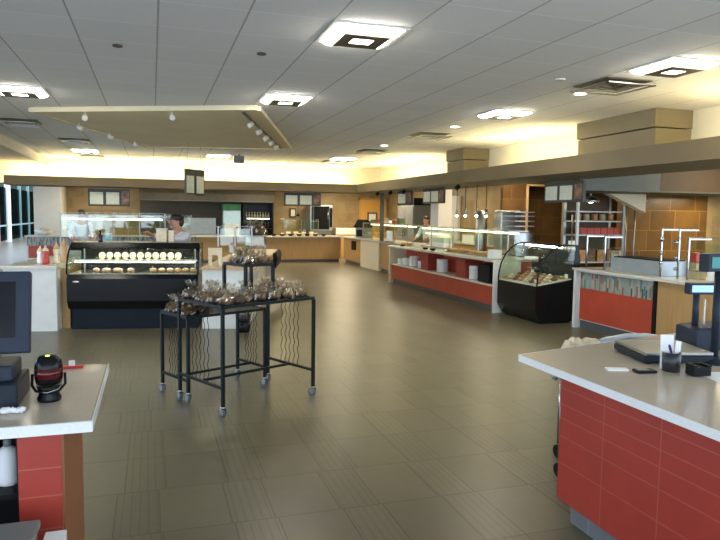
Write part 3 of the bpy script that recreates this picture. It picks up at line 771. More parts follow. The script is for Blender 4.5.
squeeze(-1.55, 10.36, .93, 'paper', 'cloth', 'white squeeze bottle left behind the red one', .26)
squeeze(-1.335, 10.36, .93, 'cloth', 'tanb', 'cream squeeze bottle right of the red one', .31)
squeeze(-1.28, 10.75, .93, 'tanb', 'tanb', 'tall peach coloured squeeze bottle beside the case end', .36)

t = thing('island_counter', 'white island block with oak top behind the display tables', 'counter', (.66, 9.68, 0), rad(-14))
B(.02, .66, .03, 5.0, .0, .865).build('body', M['white'], t)
B(0, .80, 0, 5.1, .866, .905).build('top', M['woodt'], t, .004)
B(.66, .70, 2.2, 3.0, .30, .86).build('side_panel', M['cloth'], t)
MB().prism([(.80, .60), (.86, .60), (.90, .80), (.86, .92), (.80, .90)], 3.6, 5.05, 'y').build('tray_rail', M['blackm'], t)
t = thing('waste_bin', 'small dark bin with clear liner on the floor behind the tables', 'bin', (1.23, 9.32, 0))
MB().lathe([(.09, 0), (.105, .14), (.10, .14)], n=16).build('bin', M['black'], t)
MB().lathe([(.098, .142), (.115, .22), (.118, .33), (.10, .37), (.098, .36)], n=16).build('liner', M['film'], t)
MB().lathe([(.09, .143), (.10, .25), (.06, .29)], n=12).build('rubbish', M['posd'], t)
# islands sneeze guards & things
def guard(label, loc_, rz, Lx, Ly, h, lamp=False, posts=3, shelf=True, grp='glass sneeze guards', gl='glassg', post='steel', front=True):
    t = thing('sneeze_guard', label, 'sneeze guard', loc_, rz, grp)
    for i in range(posts):
        x = Lx * i / (posts - 1)
        pm = MB()._bar((x, 0, 0), (x, 0, h), .02, None)
        pm._bar((x, 0, h - .014), (x, Ly, h - .014), .018, None)
        pm.build('post', M[post], t)
    if shelf: B(-.03, Lx + .03, -.02, Ly + .02, h + .001, h + .011).build('glass_shelf', M[gl], t)
    if front:
        for i in range(posts - 1):
            x0, x1 = Lx * i / (posts - 1) + .03, Lx * (i + 1) / (posts - 1) - .03
            B(x0, x1, -.006, .0, h * .30, h - .03).build('glass_pane', M[gl], t)
    if lamp: MB()._bar((.05, Ly * .6, h - (.13 if lamp == 'barlamp' else .055)), (Lx - .05, Ly * .6, h - (.13 if lamp == 'barlamp' else .055)), .03, None).build('lamp_tube', M[lamp], t)
    return t
t = thing('serving_counter', 'white serving counter under the glass guards behind the pastry case', 'counter', (-1.9, 14.8, 0))
B(.02, 2.2, .05, .75, 0, .90).build('body', M['white'], t); B(0, 2.22, 0, .8, .901, .94).build('top', M['quartzl'], t)
guard('long glass sneeze guard with lamp tube behind the pastry case', (-1.85, 15.0, .94), 0, 2.12, .40, .72, 'barlamp', 5)
for k, x in enumerate((-1.45, -1.0, -.45, .05)):
    t = thing('food_pan', 'food pan, %s from the left behind the long pastry case' % ORD[k], 'food pan', (x, 15.2, .94), 0, 'food pans behind the long case')
    B(-.17, .17, -.13, .13, 0, .09).build('pan', M['steel'], t, .006)
    mm = MB()
    for _ in range(8): mm.ell((random.uniform(-.12, .12), random.uniform(-.08, .08), .10), (.045, .04, .025), 8, 5, .2)
    mm.build('food', M[['leaf', 'steelb', 'bread', 'cookie'][k]], t)
t = thing('blue_stand_in', 'pale blue stand-in block behind the glass guard at left', 'cover', (-.98, 15.25, 1.12))  # made-up block in place of an unidentified pale blue patch
B(-.14, .14, -.08, .08, -.09, .10).build('cover', mat('pale_blue_stand_in', (.35, .62, .70), .3, var=.3, scale=9), t, .02); MB().tube([(-.05, 0, .10), (0, 0, .125), (.05, 0, .10)], .008, 6).build('handle', M['steel'], t)
guard('glass sneeze guard with three steel posts on the white island', (.98, 10.35, .906), rad(-14), .52, .35, .58, None, 3)
t = thing('paper_holder', 'white folded card standing on the white island beside the guard', 'card holder', (.90, 9.98, .905), rad(-10))
MB().prism([(-.10, 0), (-.055, 0), (-.045, .16), (.045, .16), (.055, 0), (.10, 0), (.10, .27), (-.10, .27)], -.05, .05, 'y').build('card', M['cloth'], t)
for k in range(2):
    q = Vector((1.24, 10.5)) + Vector((.085 * k, .02 * (k % 2)))
    s = 1.0 + .15 * (k % 3)
    bag(k, q.x + .05 * (k // 3), q.y, 1.498 if k < 0 else .906 + (.42 if False else 0), .4 * k, (s, s, s), 'clear bag on the white island, %s from the left' % ORD[k], 'snack bags on the island')
t = thing('bread_rack', 'wire rack holding bagged bread on the white island', 'rack', (1.62, 10.75, .906), rad(-14))
rk = MB()
for q in ((-.16, -.12), (.16, -.12), (.16, .12), (-.16, .12)): rk.tube([(*q, 0), (*q, .42)], .008, 6)
for z in (.05, .24):
    for a_, b_ in (((-.16, -.12), (.16, -.12)), ((.16, -.12), (.16, .12)), ((.16, .12), (-.16, .12)), ((-.16, .12), (-.16, -.12))): rk.tube([(*a_, z), (*b_, z)], .006, 6)
rk.build('frame', M['steel'], t); B(-.19, .19, -.15, .15, .42, .432).build('shelf', M['steel'], t)
B(-.15, .15, -.12, .10, .27, .415).build('drawer', M['whitep'], t)
for k, (dx, dy, s) in enumerate([(-.10, -.06, 1.5), (.06, -.07, 1.6), (-.02, .07, 1.7)]):
    bag(k, 1.62 + dx, 10.75 + dy, 1.338, .8 * k, (s, s * .9, s), 'clear bag of bread on the wire rack, %s from the left' % ORD[k], 'bread bags on the rack')

# ------------------------------------------------------------------ people
def ev(o):
    dg = bpy.context.evaluated_depsgraph_get(); return bpy.data.meshes.new_from_object(o.evaluated_get(dg))
def skin_obj(name, pts, edges, m, parent, root=0, sub=2):
    me = bpy.data.meshes.new(name); me.from_pydata([p[0] for p in pts], edges, []); me.update()
    o = bpy.data.objects.new(name, me); COL.objects.link(o)
    o.modifiers.new('Skin', 'SKIN')
    lay = me.skin_vertices[0] if me.skin_vertices else None
    if lay is None:
        bpy.context.view_layer.objects.active = o; lay = me.skin_vertices[0]
    for i, p in enumerate(pts):
        r = p[1] if isinstance(p[1], tuple) else (p[1], p[1])
        lay.data[i].radius = r; lay.data[i].use_root = (i == root)
    o.modifiers.new('Sub', 'SUBSURF').levels = sub
    m2 = ev(o); o.modifiers.clear(); o.data = m2
    for q in m2.polygons: q.use_smooth = True
    m2.materials.clear(); m2.materials.append(m)
    if parent: o.parent = parent
    return o
def person(loc_, rz, H, lean, handL, handR, turn, label, bun=False):
    # front is -Y.  lean in metres of forward displacement of the shoulders
    t = thing('person', label, 'person', loc_, rz)
    k = H / 1.75; f = -lean
    def V(x, y, z): return (x * k, y * k, z * k)
    sh = .175; zs = 1.42 - lean * .35; hd = f - .03 - lean * .25
    el = lambda h, s: tuple(((h[i] / k + (s * sh, f, zs)[i]) / 2 + (s * .07, .06, -.10)[i]) for i in range(3))
    hl = tuple(c / k for c in handL); hr = tuple(c / k for c in handR)
    eL, eR = el(handL, 1), el(handR, -1)
    pts = [(V(0, 0, .95), (.135, .105)), (V(0, f * .4, 1.10), (.13, .10)), (V(0, f * .8, 1.28), (.145, .105)), (V(0, f, zs), (.11, .08)),
           (V(0, f * 1.05 - .01, zs + .08), (.055, .055)), (V(0, hd, zs + .14), (.062, .075)), (V(0, hd, zs + .22), (.075, .092)), (V(0, hd + .005, zs + .29), (.06, .075)),
           (V(sh, f, zs - .01), .055), (V(*eL), .042), (V(*hl), .030), (V(-sh, f, zs - .01), .055), (V(*eR), .042), (V(*hr), .030),
           (V(.095, 0, .86), .085), (V(.10, -.02, .49), .058), (V(.10, .02, .09), .038), (V(.10, -.12, .04), .038),
           (V(-.095, 0, .86), .085), (V(-.10, -.02, .49), .058), (V(-.10, .02, .09), .038), (V(-.10, -.12, .04), .038)]
    pts = [(p_, tuple(c * k for c in r_) if isinstance(r_, tuple) else r_ * k) for p_, r_ in pts]
    ed = [(0, 1), (1, 2), (2, 3), (3, 4), (4, 5), (5, 6), (6, 7), (3, 8), (8, 9), (9, 10), (3, 11), (11, 12), (12, 13), (0, 14), (14, 15), (15, 16), (16, 17), (0, 18), (18, 19), (19, 20), (20, 21)]
    o = skin_obj('body', pts, ed, M['skin'], t)
    # hands with fingers and a nose and ears, joined into the same mesh
    me = o.data; mb = MB(); mb.v = [tuple(v_.co) for v_ in me.vertices]; mb.f = [tuple(p_.vertices) for p_ in me.polygons]; mb.s = [True] * len(mb.f)
    for w, e, s in ((hl, eL, 1), (hr, eR, -1)):
        W = Vector(V(*w)); d = (W - Vector(V(*e))).normalized(); a = d.cross(Vector((0, 0, 1))).normalized(); b = a.cross(d)
        mb.tube([W, W + d * .05 * k, W + d * .085 * k], [.03 * k, .04 * k, .034 * k], 8)
        for i, ln in enumerate((.062, .078, .072, .055)):
            q = W + d * .08 * k + a * (i - 1.5) * .019 * k
            mb.tube([q - d * .02, q + d * ln * .5 * k - b * .006, q + d * ln * k - b * .025 * k], [.010 * k, .009 * k, .007 * k], 6)
        q = W + d * .03 * k + a * -s * .03 * k
        mb.tube([q, q + (d * .03 - a * s * .03) * k, q + (d * .06 - a * s * .035) * k], [.012 * k, .011 * k, .008 * k], 6)
    Tn = Matrix.Translation(V(0, hd, zs + .21)) @ Matrix.Rotation(turn, 4, 'Z')
    mb.tube([(0, -.085 * k, .03 * k), (0, -.103 * k, -.005 * k), (0, -.085 * k, -.018 * k)], [.008, .015, .010], 8, T=Tn)
    for s in (1, -1): mb.ell((s * .077 * k, .005, -.005), (.012, .022, .034), 8, 6, T=Tn)
    o.data = mb.mesh('body', M['skin'])
    for s in (1, -1):
        MB().ell((s * .032 * k, -.084 * k, .022 * k), (.013, .007, .008), 8, 6, T=Tn).build('eye', M['hair'], t)
    MB().ell((0, -.086 * k, -.052 * k), (.025, .008, .008), 8, 6, T=Tn).build('mouth', M['lip'], t)
    h = MB().ell((0, .018, .065 * k), (.086 * k, .098 * k, .075 * k), 16, 10, .05, Tn).ell((0, .062 * k, .0), (.080 * k, .06 * k, .085 * k), 14, 8, .06, Tn)
    if bun: h.ell((0, .10 * k, .07 * k), (.05, .05, .05), 10, 8, .08, Tn)
    h.build('hair', M['hair'], t)
    # clothing
    ps = [(pts[i][0], tuple(c + .016 for c in pts[i][1]) if isinstance(pts[i][1], tuple) else pts[i][1] + .016) for i in (0, 1, 2, 3, 8, 9, 10, 11, 12, 13)]
    cut = lambda a_, b_: tuple(Vector(a_).lerp(Vector(b_), .80))
    ps[6] = (cut(ps[5][0], ps[6][0]), .045); ps[9] = (cut(ps[8][0], ps[9][0]), .045)
    skin_obj('shirt', ps, [(0, 1), (1, 2), (2, 3), (3, 4), (4, 5), (5, 6), (3, 7), (7, 8), (8, 9)], M['coat'], t)
    tp = [(pts[i][0], tuple(c + .012 for c in pts[i][1]) if isinstance(pts[i][1], tuple) else pts[i][1] + .014) for i in (0, 14, 15, 16, 18, 19, 20)]
    skin_obj('trousers', tp, [(0, 1), (1, 2), (2, 3), (0, 4), (4, 5), (5, 6)], M['trous'], t)
    return t
man = person((.55, 11.20, 0), rad(-64), 1.70, .12, (.20, -.44, 1.33), (-.16, -.48, 1.34), rad(-8), 'person in a white coat leaning behind the long pastry case')
man.scale = (1.16, 1.16, 1.0)
person((-1.62, 16.95, 0), rad(10), 1.74, .05, (.22, -.30, 1.05), (-.22, -.30, 1.05), 0, 'person in white far behind the glass guards at left', True)
person((7.62, 17.4, 0), rad(-60), 1.70, .06, (.20, -.32, 1.05), (-.20, -.32, 1.05), 0, 'person with dark hair behind the right serving line', True)

# ------------------------------------------------------------------ back counters
t = thing('serving_counter', 'long oak fronted serving counter along the back', 'counter', (1.4, 22.45, 0))
B(0, 5.05, .02, .7, .10, .88).build('oak_front', M['wood'], t); B(.05, 5.0, .06, .65, 0, .10).build('toe_kick', M['toe'], t)
B(-.02, 5.05, -.06, .76, .881, .92).build('top', M['quartzl'], t)
t = thing('serving_counter', 'back left counter with mosaic band and red panel', 'counter', (-3.75, 22.45, 0))
B(.05, 5.0, .06, .65, 0, .098).build('toe_kick', M['toe'], t)
B(0, 5.1, .02, .7, .10, .885).build('body', M['white'], t)
B(.02, 5.1, -.01, .018, .60, .88).build('mosaic_band', M['mos_x'], t); B(.06, 5.05, -.01, .018, .22, .60).build('red_panel', M['redp'], t)
B(-.04, 5.12, -.06, .76, .886, .92).build('top', M['quartzl'], t)
def bowl(name, x, y, z, r, h, m, label, cat, grp=None, food=None):
    t = thing(name, label, cat, (x, y, z), 0, grp)
    MB().lathe([(r * .5, 0), (r * .85, h * .5), (r, h), (r * .94, h), (r * .7, h * .4), (.01, h * .2)], n=18).build('bowl', M[m], t)
    if food:
        mm = MB()
        for _ in range(5): mm.ell((random.uniform(-.4, .4) * r, random.uniform(-.4, .4) * r, h), (r * .42, r * .42, h * .5), 10, 6, .1)
        mm.build('food', M[food], t)
bowl('bread_bowl', -3.28, 22.8, .92, .30, .16, 'plate', 'large white bowl of bread on the back left counter', 'bowl', None, 'cloth')
bowl('bread_bowl', -2.45, 22.8, .92, .18, .13, 'plate', 'smaller white bowl beside the guard on the back left counter', 'bowl', None, 'cloth')
guard('low glass sneeze guard on the back left counter', (-2.75, 22.5, .92), 0, 4.0, .4, .68, None, 5)
for k in range(7):
    bowl('food_bowl', 4.05 + k * .30, 22.62, .92, .10, .07, 'blackm', 'dark bowl on the back counter, %s from the left' % ORD[k], 'bowl', 'dark bowls on the back counter', 'bread' if k % 2 else None)
guard('glass sneeze guard on the back oak counter', (4.45, 22.80, .92), 0, 1.25, .4, .60, None, 3)
for k in range(4):
    bowl('white_crock', 4.65 + k * .28, 23.03, .92, .09, .14, 'cloth', 'cream crock inside the back glass guard, %s from the left' % ORD[k], 'crock', 'crocks in the back guard')
t = thing('beverage_cooler', 'tall black open beverage cooler with lit bottle shelf on the back wall', 'cooler', (3.27, 24.75, 0))
B(0, 1.15, .5, .62, 0, 2.32).box(0, .06, 0, .5, 0, 2.32).box(1.09, 1.15, 0, .5, 0, 2.32).box(.06, 1.09, 0, .5, 2.20, 2.32).box(.06, 1.09, 0, .5, 0, .35).build('cabinet', M['black'], t)
for k, z in enumerate((.7, 1.1, 1.52)):
    B(.06, 1.09, .05, .5, z, z + .02).build('shelf', M['blackm'], t)
MB()._bar((.10, .10, 2.18), (.50, .10, 2.18), .028, None)._bar((.62, .10, 2.18), (1.0, .10, 2.18), .028, None).build('top_lamp', M['barlamp'], t)
MB()._bar((.15, .04, 1.50), (1.0, .04, 1.50), .028, None).build('shelf_lamp', M['barlamp'], t)
for k in range(9):
    t = thing('drink_bottle', 'pale bottle in the black cooler, %s from the left' % ORD[k], 'bottle', (3.42 + k * .105, 24.95, 1.54), 0, 'bottles in the black cooler')
    MB().lathe([(.035, 0), (.036, .10), (.014, .14), (.013, .18)], n=10).build('bottle', M['cup'], t); MB().lathe([(.016, .18), (.016, .20)], n=8).build('cap', M['paper'], t)
for k in range(8):
    t = thing('drink_bottle', 'dark bottle on the lower cooler shelf, %s from the left' % ORD[k], 'bottle', (3.45 + k * .115, 24.95, 1.12), 0, 'bottles on the lower cooler shelf')
    MB().lathe([(.035, 0), (.036, .12), (.014, .17), (.013, .21)], n=10).build('bottle', M['bottle'], t); MB().lathe([(.016, .21), (.016, .23)], n=8).build('cap', M['green'], t)
t = thing('drink_fridge', 'pale glass fronted drinks fridge with green header left of the black cooler', 'fridge', (2.52, 24.7, 0))
B(0, .66, .06, .6, 0, 1.80).build('cabinet', M['steelb'], t); B(0, .66, 0, .6, 1.81, 2.03).build('header', M['green'], t)
B(.03, .63, .03, .055, .1, 1.78).build('door', M['glassg'], t)
B(.06, .60, .02, .028, .5, 1.3).build('label_panel', M['white'], t)
t = thing('range_hood', 'long grey exhaust hood over the back cooking wall', 'hood', (-.42, 23.9, 2.10))
MB().prism([(0, 0), (.80, 0), (.80, .6), (.25, .6), (0, .28)], 0, 4.75, 'x').build('canopy', M['dgrey'], t); MB()._bar((0, -.01, .02), (4.75, -.01, .02), .03, None).build('lip', M['hood'], t)
t = thing('back_worktop', 'steel worktop with raised back along the cooking wall', 'worktop', (-.4, 24.5, 0))
B(0, 2.8, .02, .85, 0, .86).build('cabinet', M['steelb'], t); B(-.02, 2.82, 0, .86, .861, .90).build('top', M['steel'], t); B(1.35, 2.7, .70, .86, .901, 1.50).build('splash_back', M['steelb'], t)
t = thing('picture_frame', 'small framed notice on the tan back wall', 'picture', (5.2, 25.44, 1.56))
B(0, .24, 0, .05, 0, .36).build('frame', M['brass'], t); B(.04, .20, -.008, -.001, .05, .31).build('print', M['menu'], t)
t = thing('combi_oven', 'tall black and steel oven on the back wall', 'oven', (5.86, 24.75, 0))
B(0, .90, 0, .7, 1.06, 2.06).build('cabinet', M['steelb'], t, .01); B(.05, .12, -.02, -.001, 1.1, 2.0).build('control_strip', M['posd'], t)
d = B(.14, .76, -.03, -.001, 1.12, 2.0).build('door', M['black'], t); MB().tube([(.70, -.06, 1.2), (.70, -.06, 1.9)], .012, 8).build('handle', M['steel'], d)
B(.78, .88, -.025, -.001, 1.2, 1.95).build('side_panel', M['black'], t)
B(.05, .85, .05, .65, 0, 1.055).build('stand', M['steel'], t)
t = thing('splash_panel', 'white steel box on the back worktop right of the oven', 'box', (6.95, 24.9, 0))
B(0, .9, 0, .55, .90, 1.16).build('box', M['whitep'], t, .01); B(0, .9, 0, .55, 0, .895).build('cabinet', M['wood'], t)

# far right side of the U : oak counter with end panel
t = thing('serving_counter', 'oak serving counter with pale panels joining the back and right lines', 'counter', (6.55, 15.6, 0))
B(.02, .75, 0, 2.9, .10, .88).build('oak_front', M['wood'], t)
B(-.03, .75, 2.95, 4.75, .0, .88).build('pale_panel', M['cloth'], t)
B(.02, .75, 4.78, 6.85, .10, .88).build('oak_end', M['wood'], t)
B(.07, .7, 0, 6.8, 0, .095).build('toe_kick', M['toe'], t)
B(-.09, .8, 0, 6.86, .882, .92).build('top', M['quartzl'], t)
B(-.001, .019, 5.4, 5.9, .50, .80).build('vent_grille', M['blackm'], t)
t = thing('bread_warmer', 'dark hooded warmer on the counter corner at the back right', 'warmer', (6.75, 20.9, .92), rad(-70))
MB().prism([(-.2, .35), (.25, .35), (.25, .50), (.0, .62)], -.25, .25, 'x').build('hood', M['black'], t); B(-.22, .22, -.12, .25, 0, .34).build('body', M['steelb'], t); B(-.15, .15, -.135, -.121, .05, .28).build('screen', M['blackm'], t)
guard('glass sneeze guard at the far end of the right line', (6.62, 20.4, .92), -PI / 2, 3.9, .45, .52, 'heat', 5, grp='right line guards')  # lamp tube added here to brighten the far end of the line
for k, (y, c) in enumerate([(19.9, 'leaf'), (19.4, 'redp'), (18.9, 'bread'), (18.4, 'paper'), (17.9, 'redp'), (17.5, 'leaf')]):
    t = thing('food_carton', 'coloured carton on the far right guard shelf, %s from the back' % ORD[k], 'carton', (6.82, y, 1.452), 0, 'cartons on the far guard shelf')
    B(-.09, .09, -.11, .11, 0, .09).build('body', M[c], t, .01); B(-.09, .09, -.11, .11, .091, .10 + .03 * (k % 3)).build('lid', M['grey' if k % 2 else 'cup'], t, .005)
t = thing('counter_sign', 'white card sign standing on the counter before the red section', 'sign', (6.52, 17.62, .92), rad(-60))
B(-.13, .13, -.05, .05, 0, .02).build('base', M['blackm'], t); B(-.11, .11, -.008, .008, .02, .33).build('card', M['paper'], t)
t = thing('support_post', 'grey steel post from counter to soffit at the far right line', 'post', (6.45, 18.1, .92))
B(-.05, .05, -.05, .05, .012, 1.418).build('shaft', M['hood'], t); B(-.08, .08, -.08, .08, 0, .011).build('base_plate', M['steel'], t)

# ------------------------------------------------------------------ red serving counter
t = thing('serving_counter', 'red serving counter with open plate shelves and pale stone top', 'counter', (5.75, 10.14, 0))
LR = 5.28
B(.40, .80, 0.02, LR - .03, .12, .895).build('back_panel', M['redp'], t)
B(.0, .40, .02, LR - .03, .12, .46).build('lower_panel', M['redp'], t)
B(.06, .7, .02, LR - .03, 0, .118).build('toe_kick', M['toe'], t)
B(-.04, .42, .03, LR - .05, .461, .495).build('plate_shelf', M['quartzl'], t)
for y in (1.55, 3.35):
    B(.02, .40, y - .35, y + .03, .497, .86).build('divider', M['redd'], t)
B(-.05, .5, LR - .05, LR, 0, .90).build('end_panel', M['cloth'], t); B(-.04, .5, -.02, .02, 0, .90).build('near_panel', M['white'], t)
B(-.08, .85, -.02, LR + .04, .901, .94).build('top', M['quartzl'], t)
# plates, one by one
pm = MB().lathe([(.060, 0), (.070, .002), (.112, .006), (.118, .009), (.118, .0205), (.110, .0205), (.066, .0125), (.01, .012)], n=20)
pmesh = pm.mesh('plate', M['plate'])
for s, (y, n, sc, nm) in enumerate([(15.12, 9, .85, 'leftmost'), (14.75, 12, .95, 'second from the left'), (14.30, 17, 1.0, 'third from the left'), (13.80, 11, .95, 'fourth from the left'), (12.72, 20, 1.05, 'single tall middle'), (11.72, 13, .9, 'left of the last pair'), (11.22, 18, 1.05, 'right of the last pair')]):
    for i in range(n):
        o = bpy.data.objects.new('plate', pmesh); COL.objects.link(o)
        o.location = (5.93 + random.uniform(-.003, .003), y + random.uniform(-.003, .003), .4955 + i * .0138); o.scale = (sc, sc, .9)
        tag(o, 'white plate, %s from bottom of %s stack, red shelf' % (ORD[i], nm), 'plate', '%s plate stack' % nm.replace(',', ''))
for i in range(11):
    o = bpy.data.objects.new('plate', pmesh); COL.objects.link(o); o.location = (5.90, 10.45, .9405 + i * .0138); o.scale = (1.1, 1.1, .9)
    tag(o, 'white plate, %s from bottom of countertop stack by curved case' % ORD[i], 'plate', 'countertop plate stack')
tag(B(-.18, .18, -.22, .22, 0, .33).build('tray_bin', M['blackm'], None, .01), 'black bin on the plate shelf beside the curved case', 'bin').location = (5.95, 10.62, .496)
guard('long glass sneeze guard with added lamp tube over the red serving counter', (6.25, 15.2, .94), -PI / 2, 4.6, .42, .50, 'heat', 5, grp='right line guards')  # tube under this guard is added to light the food
# foods on the line
t = thing('food_warmer', 'bright lit white food warmer box under the guard at the right line', 'warmer', (6.45, 14.25, .94))
B(-.12, .14, -.62, .62, 0, .03).build('base', M['steel'], t); B(.10, .13, -.62, .62, .031, .34).build('back', M['whitep'], t)
B(-.11, .13, -.62, .62, .341, .36).build('top', M['whitep'], t); B(-.05, .09, -.55, .0, .031, .26).build('carton_stack', M['paper'], t); MB()._bar((.0, -.58, .325), (.0, .58, .325), .024, None).build('lamp', M['heat'], t)
for k, (y, ln, c, lb) in enumerate([(15.2, .5, 'bread', 'shallow pan of bread at the far end of the red counter'), (12.35, .9, 'bread', 'long tray of golden bread in the middle of the red counter'), (11.35, .7, 'bread', 'tray of golden bread nearest the curved case')]):
    t = thing('food_tray', lb, 'food tray', (6.12, y, .94), 0, 'trays on the red counter')
    B(-.16, .10, -ln / 2, ln / 2, 0, .02).build('tray', M['steel'], t, .004)
    mm = MB()
    for j in range(int(ln * 16)): mm.ell((random.uniform(-.10, .05), -ln / 2 + .07 + (ln - .14) * j / (ln * 16 - 1), .05), (.07, .06, .035), 8, 6, .1)
    mm.build('bread', M[c], t)
for k, y in enumerate((14.9, 13.5, 13.1)):
    bowl('garnish_bowl', 5.86, y, .94, .07, .04, 'blackm', 'small dark dish on the front of the red counter, %s from the back' % ORD[k], 'dish', 'small dark dishes')
t = thing('coffee_machine', 'steel tabletop machine behind the guard near the curved case', 'machine', (7.0, 11.75, 0))
B(-.2, .3, -.45, .45, 0, .90).build('stand', M['steelb'], t); B(-.18, .28, .10, .42, .901, 1.82).build('tower', M['steel'], t, .02); B(-.16, .28, -.42, .10, .901, 1.40).build('body', M['chrome'], t, .02)
for z in (1.50, 1.60, 1.70, 1.78): B(-.16, .28, -.40, .12, z, z + .025).build('rack', M['steel'], t)
t = thing('coffee_urn', 'small round steel urn on the shelf left of the steel machine', 'urn', (6.85, 12.75, 0))
MB().lathe([(.12, 0), (.12, .90)], n=16).build('stand', M['steelb'], t); MB().lathe([(.12, .901), (.13, .95), (.13, 1.75), (.09, 1.80), (.02, 1.83)], n=18).build('urn', M['steel'], t)
for k, (x, y) in enumerate([(6.3, 12.85), (6.3, 12.45), (6.3, 11.95), (6.3, 11.55)]):
    t = thing('pendant_lamp', 'thin corded pendant heat lamp over the red counter, %s from the back' % ORD[k], 'pendant lamp', (x, y, 1.72), 0, 'corded heat lamps')
    MB().tube([(0, 0, .14), (0, 0, .62)], .007, 6).build('cord', M['blackm'], t)
    MB().lathe([(.035, 0), (.03, .06), (.014, .14)], n=12).build('socket', M['steel'], t); MB().ell((0, 0, -.01), (.028, .028, .035), 10, 8).build('bulb', M['down'], t)
t = thing('pendant_lamp', 'thin corded pendant lamp above the back glass guard', 'pendant lamp', (4.98, 22.95, 1.62))
MB().tube([(0, 0, .1), (0, 0, 1.18)], .008, 6).build('cord', M['blackm'], t); MB().lathe([(.07, 0), (.05, .06), (.015, .11)], n=12).build('shade', M['blackm'], t)
struct('wall_column_right', B(7.12, 7.50, 15.6, 16.1, 0, 2.8), M['whitep'])
struct('trim_9', B(9.30, 9.39, 18.9, 19.35, .0, 2.35), M['whitep'])
t = thing('steel_fridge', 'tall steel fridge behind the person on the right line', 'fridge', (8.9, 20.75, 0))
B(-.35, .45, 0, 1.5, 0, 2.05).build('cabinet', M['grey'], t, .01); B(-.375, -.351, .03, .73, .1, 2.0).build('door', M['grey'], t); B(-.375, -.351, .77, 1.47, .1, 2.0).build('door', M['grey'], t)
for y in (.66, .84): MB().tube([(-.41, y, .9), (-.41, y, 1.5)], .012, 8).build('handle', M['chrome'], t)
B(-.35, .45, 0, 1.5, 2.051, 2.3).build('grille', M['blackm'], t)
t = thing('back_counter', 'tan prep counter along the wall behind the right serving line', 'counter', (8.6, 13.5, 0))
B(.0, .75, .1, 5.4, 0, .88).build('cabinet', M['wood'], t); B(-.03, .76, .08, 5.42, .881, .92).build('top', M['quartzl'], t)
for k, (y, w_, h, c, lb) in enumerate([(14.0, .35, .26, 'blackm', 'black crate on the prep counter behind the curved case'), (14.8, .34, .28, 'wood', 'orange brown wooden drawer box on the prep counter behind the line'), (15.6, .30, .22, 'steelb', 'grey steel pan box on the prep counter behind the line'), (16.3, .30, .30, 'cloth', 'cream carton on the prep counter behind the line'), (17.2, .35, .24, 'paper', 'white carton on the prep counter behind the line')]):
    t = thing('storage_box', lb, 'box', (9.0, y, .92), 0)
    B(-.2, .2, -w_, w_, 0, h).build('box', M[c], t, .008); B(-.21, .21, -w_ - .01, w_ + .01, h + .001, h + .02).build('lid', M['grey' if k % 2 else 'cup'], t)

# ------------------------------------------------------------------ curved pastry case on the right
t = thing('pastry_case', 'short black pastry case with curved glass at the right line', 'display case', (5.75, 8.85, 0))
LP = 1.20
MB().prism([(.0, .60), (.0, .20), (.10, .03), (.72, .03), (.72, .70)], 0, LP, 'y').build('body', M['black'], t)
B(.12, .68, .06, LP - .06, 0, .03).build('plinth', M['blackm'], t)
MB().prism([(.66, .70), (.74, .70), (.80, 1.02), (.76, 1.24), (.70, 1.24)], .0, LP, 'y').build('back_panel', M['black'], t)
cv2 = [(.01, .60), (.02, .74), (.06, .90), (.13, 1.04), (.24, 1.16), (.36, 1.225), (.44, 1.24)]
vs = [(a, y, b) for y in (.012, LP - .012) for a, b in cv2]; n = len(cv2)
o = MB().add(vs, [(i, i + 1, n + i + 1, n + i) for i in range(n - 1)], True).build('curved_glass', M['curve'], t)
o.modifiers.new('Solidify', 'SOLIDIFY').thickness = .006
for y in (0, LP):
    MB().tube([(a, y, b) for a, b in cv2], .013, 8).build('end_trim', M['black'], t)
    MB().prism(cv2 + [(.70, 1.235), (.67, .70)], y - .003 if y else 0, y + .003 if y else .006, 'y').build('end_glass', M['glass'], t)
B(.42, .76, 0, LP, 1.236, 1.26).build('top_glass', M['black'], t)
B(.30, .64, .05, LP - .05, .96, .968).build('glass_shelf', M['glass'], t)
MB()._bar((.50, .08, 1.215), (.50, LP - .08, 1.215), .024, None).build('lamp', M['caselamp'], t)
MB().prism([(.02, .605), (.66, .705), (.66, .715), (.02, .615)], .02, LP - .02, 'y').build('deck', M['paper'], t)
k = 0
proto2 = {}
NM = ['golden', 'brown', 'pale']
for r in range(4):
    for c in range(7):
        x = .10 + .15 * r; y = .12 + .168 * c
        z = .618 + (x - .02) * .156
        kind = (r * 2 + c) % 3
        lb = '%s pastry, %s from the near end in the %s row of the curved case' % (NM[kind], ORD[c], ['front', 'second', 'third', 'rear'][r])
        if kind not in proto2:
            q = thing('pastry', lb, 'pastry', (5.75 + x, 8.85 + y, z), .3 * c, 'pastries in the curved case')
            MB().ell((0, 0, .024), (.062, .05, .024), 12, 7, .10).build('dough', M[['dough', 'cookie', 'past'][kind]], q)
            MB().ell((0, 0, .042), (.038, .03, .012), 10, 6, .15).build('topping', M[['past', 'redd', 'frost'][kind]], q)
            proto2[kind] = q
        else: dup(proto2[kind], (5.75 + x, 8.85 + y, z), .3 * c, lb)
for k, (x, y, lb) in enumerate([(.05, .10, 'small white price card at the near front corner of the curved case'), (.58, .05, 'small white price card at the near rear corner of the curved case'), (.56, 1.0, 'small white price card at the far rear of the curved case')]):
    o = tag(B(-.004, .004, -.04, .04, 0, .06).build('price_card', M['paper']), lb, 'price card'); o.location = (5.75 + x, 8.85 + y, .64 + x * .156)
for k in range(3):
    o = bpy.data.objects.new('plate', pmesh); COL.objects.link(o); o.location = (6.22, 9.75, 1.0 - .031 + k * .0138); tag(o, 'white plate, %s from bottom on the glass shelf of the curved case' % ORD[k], 'plate', 'plates in the curved case')

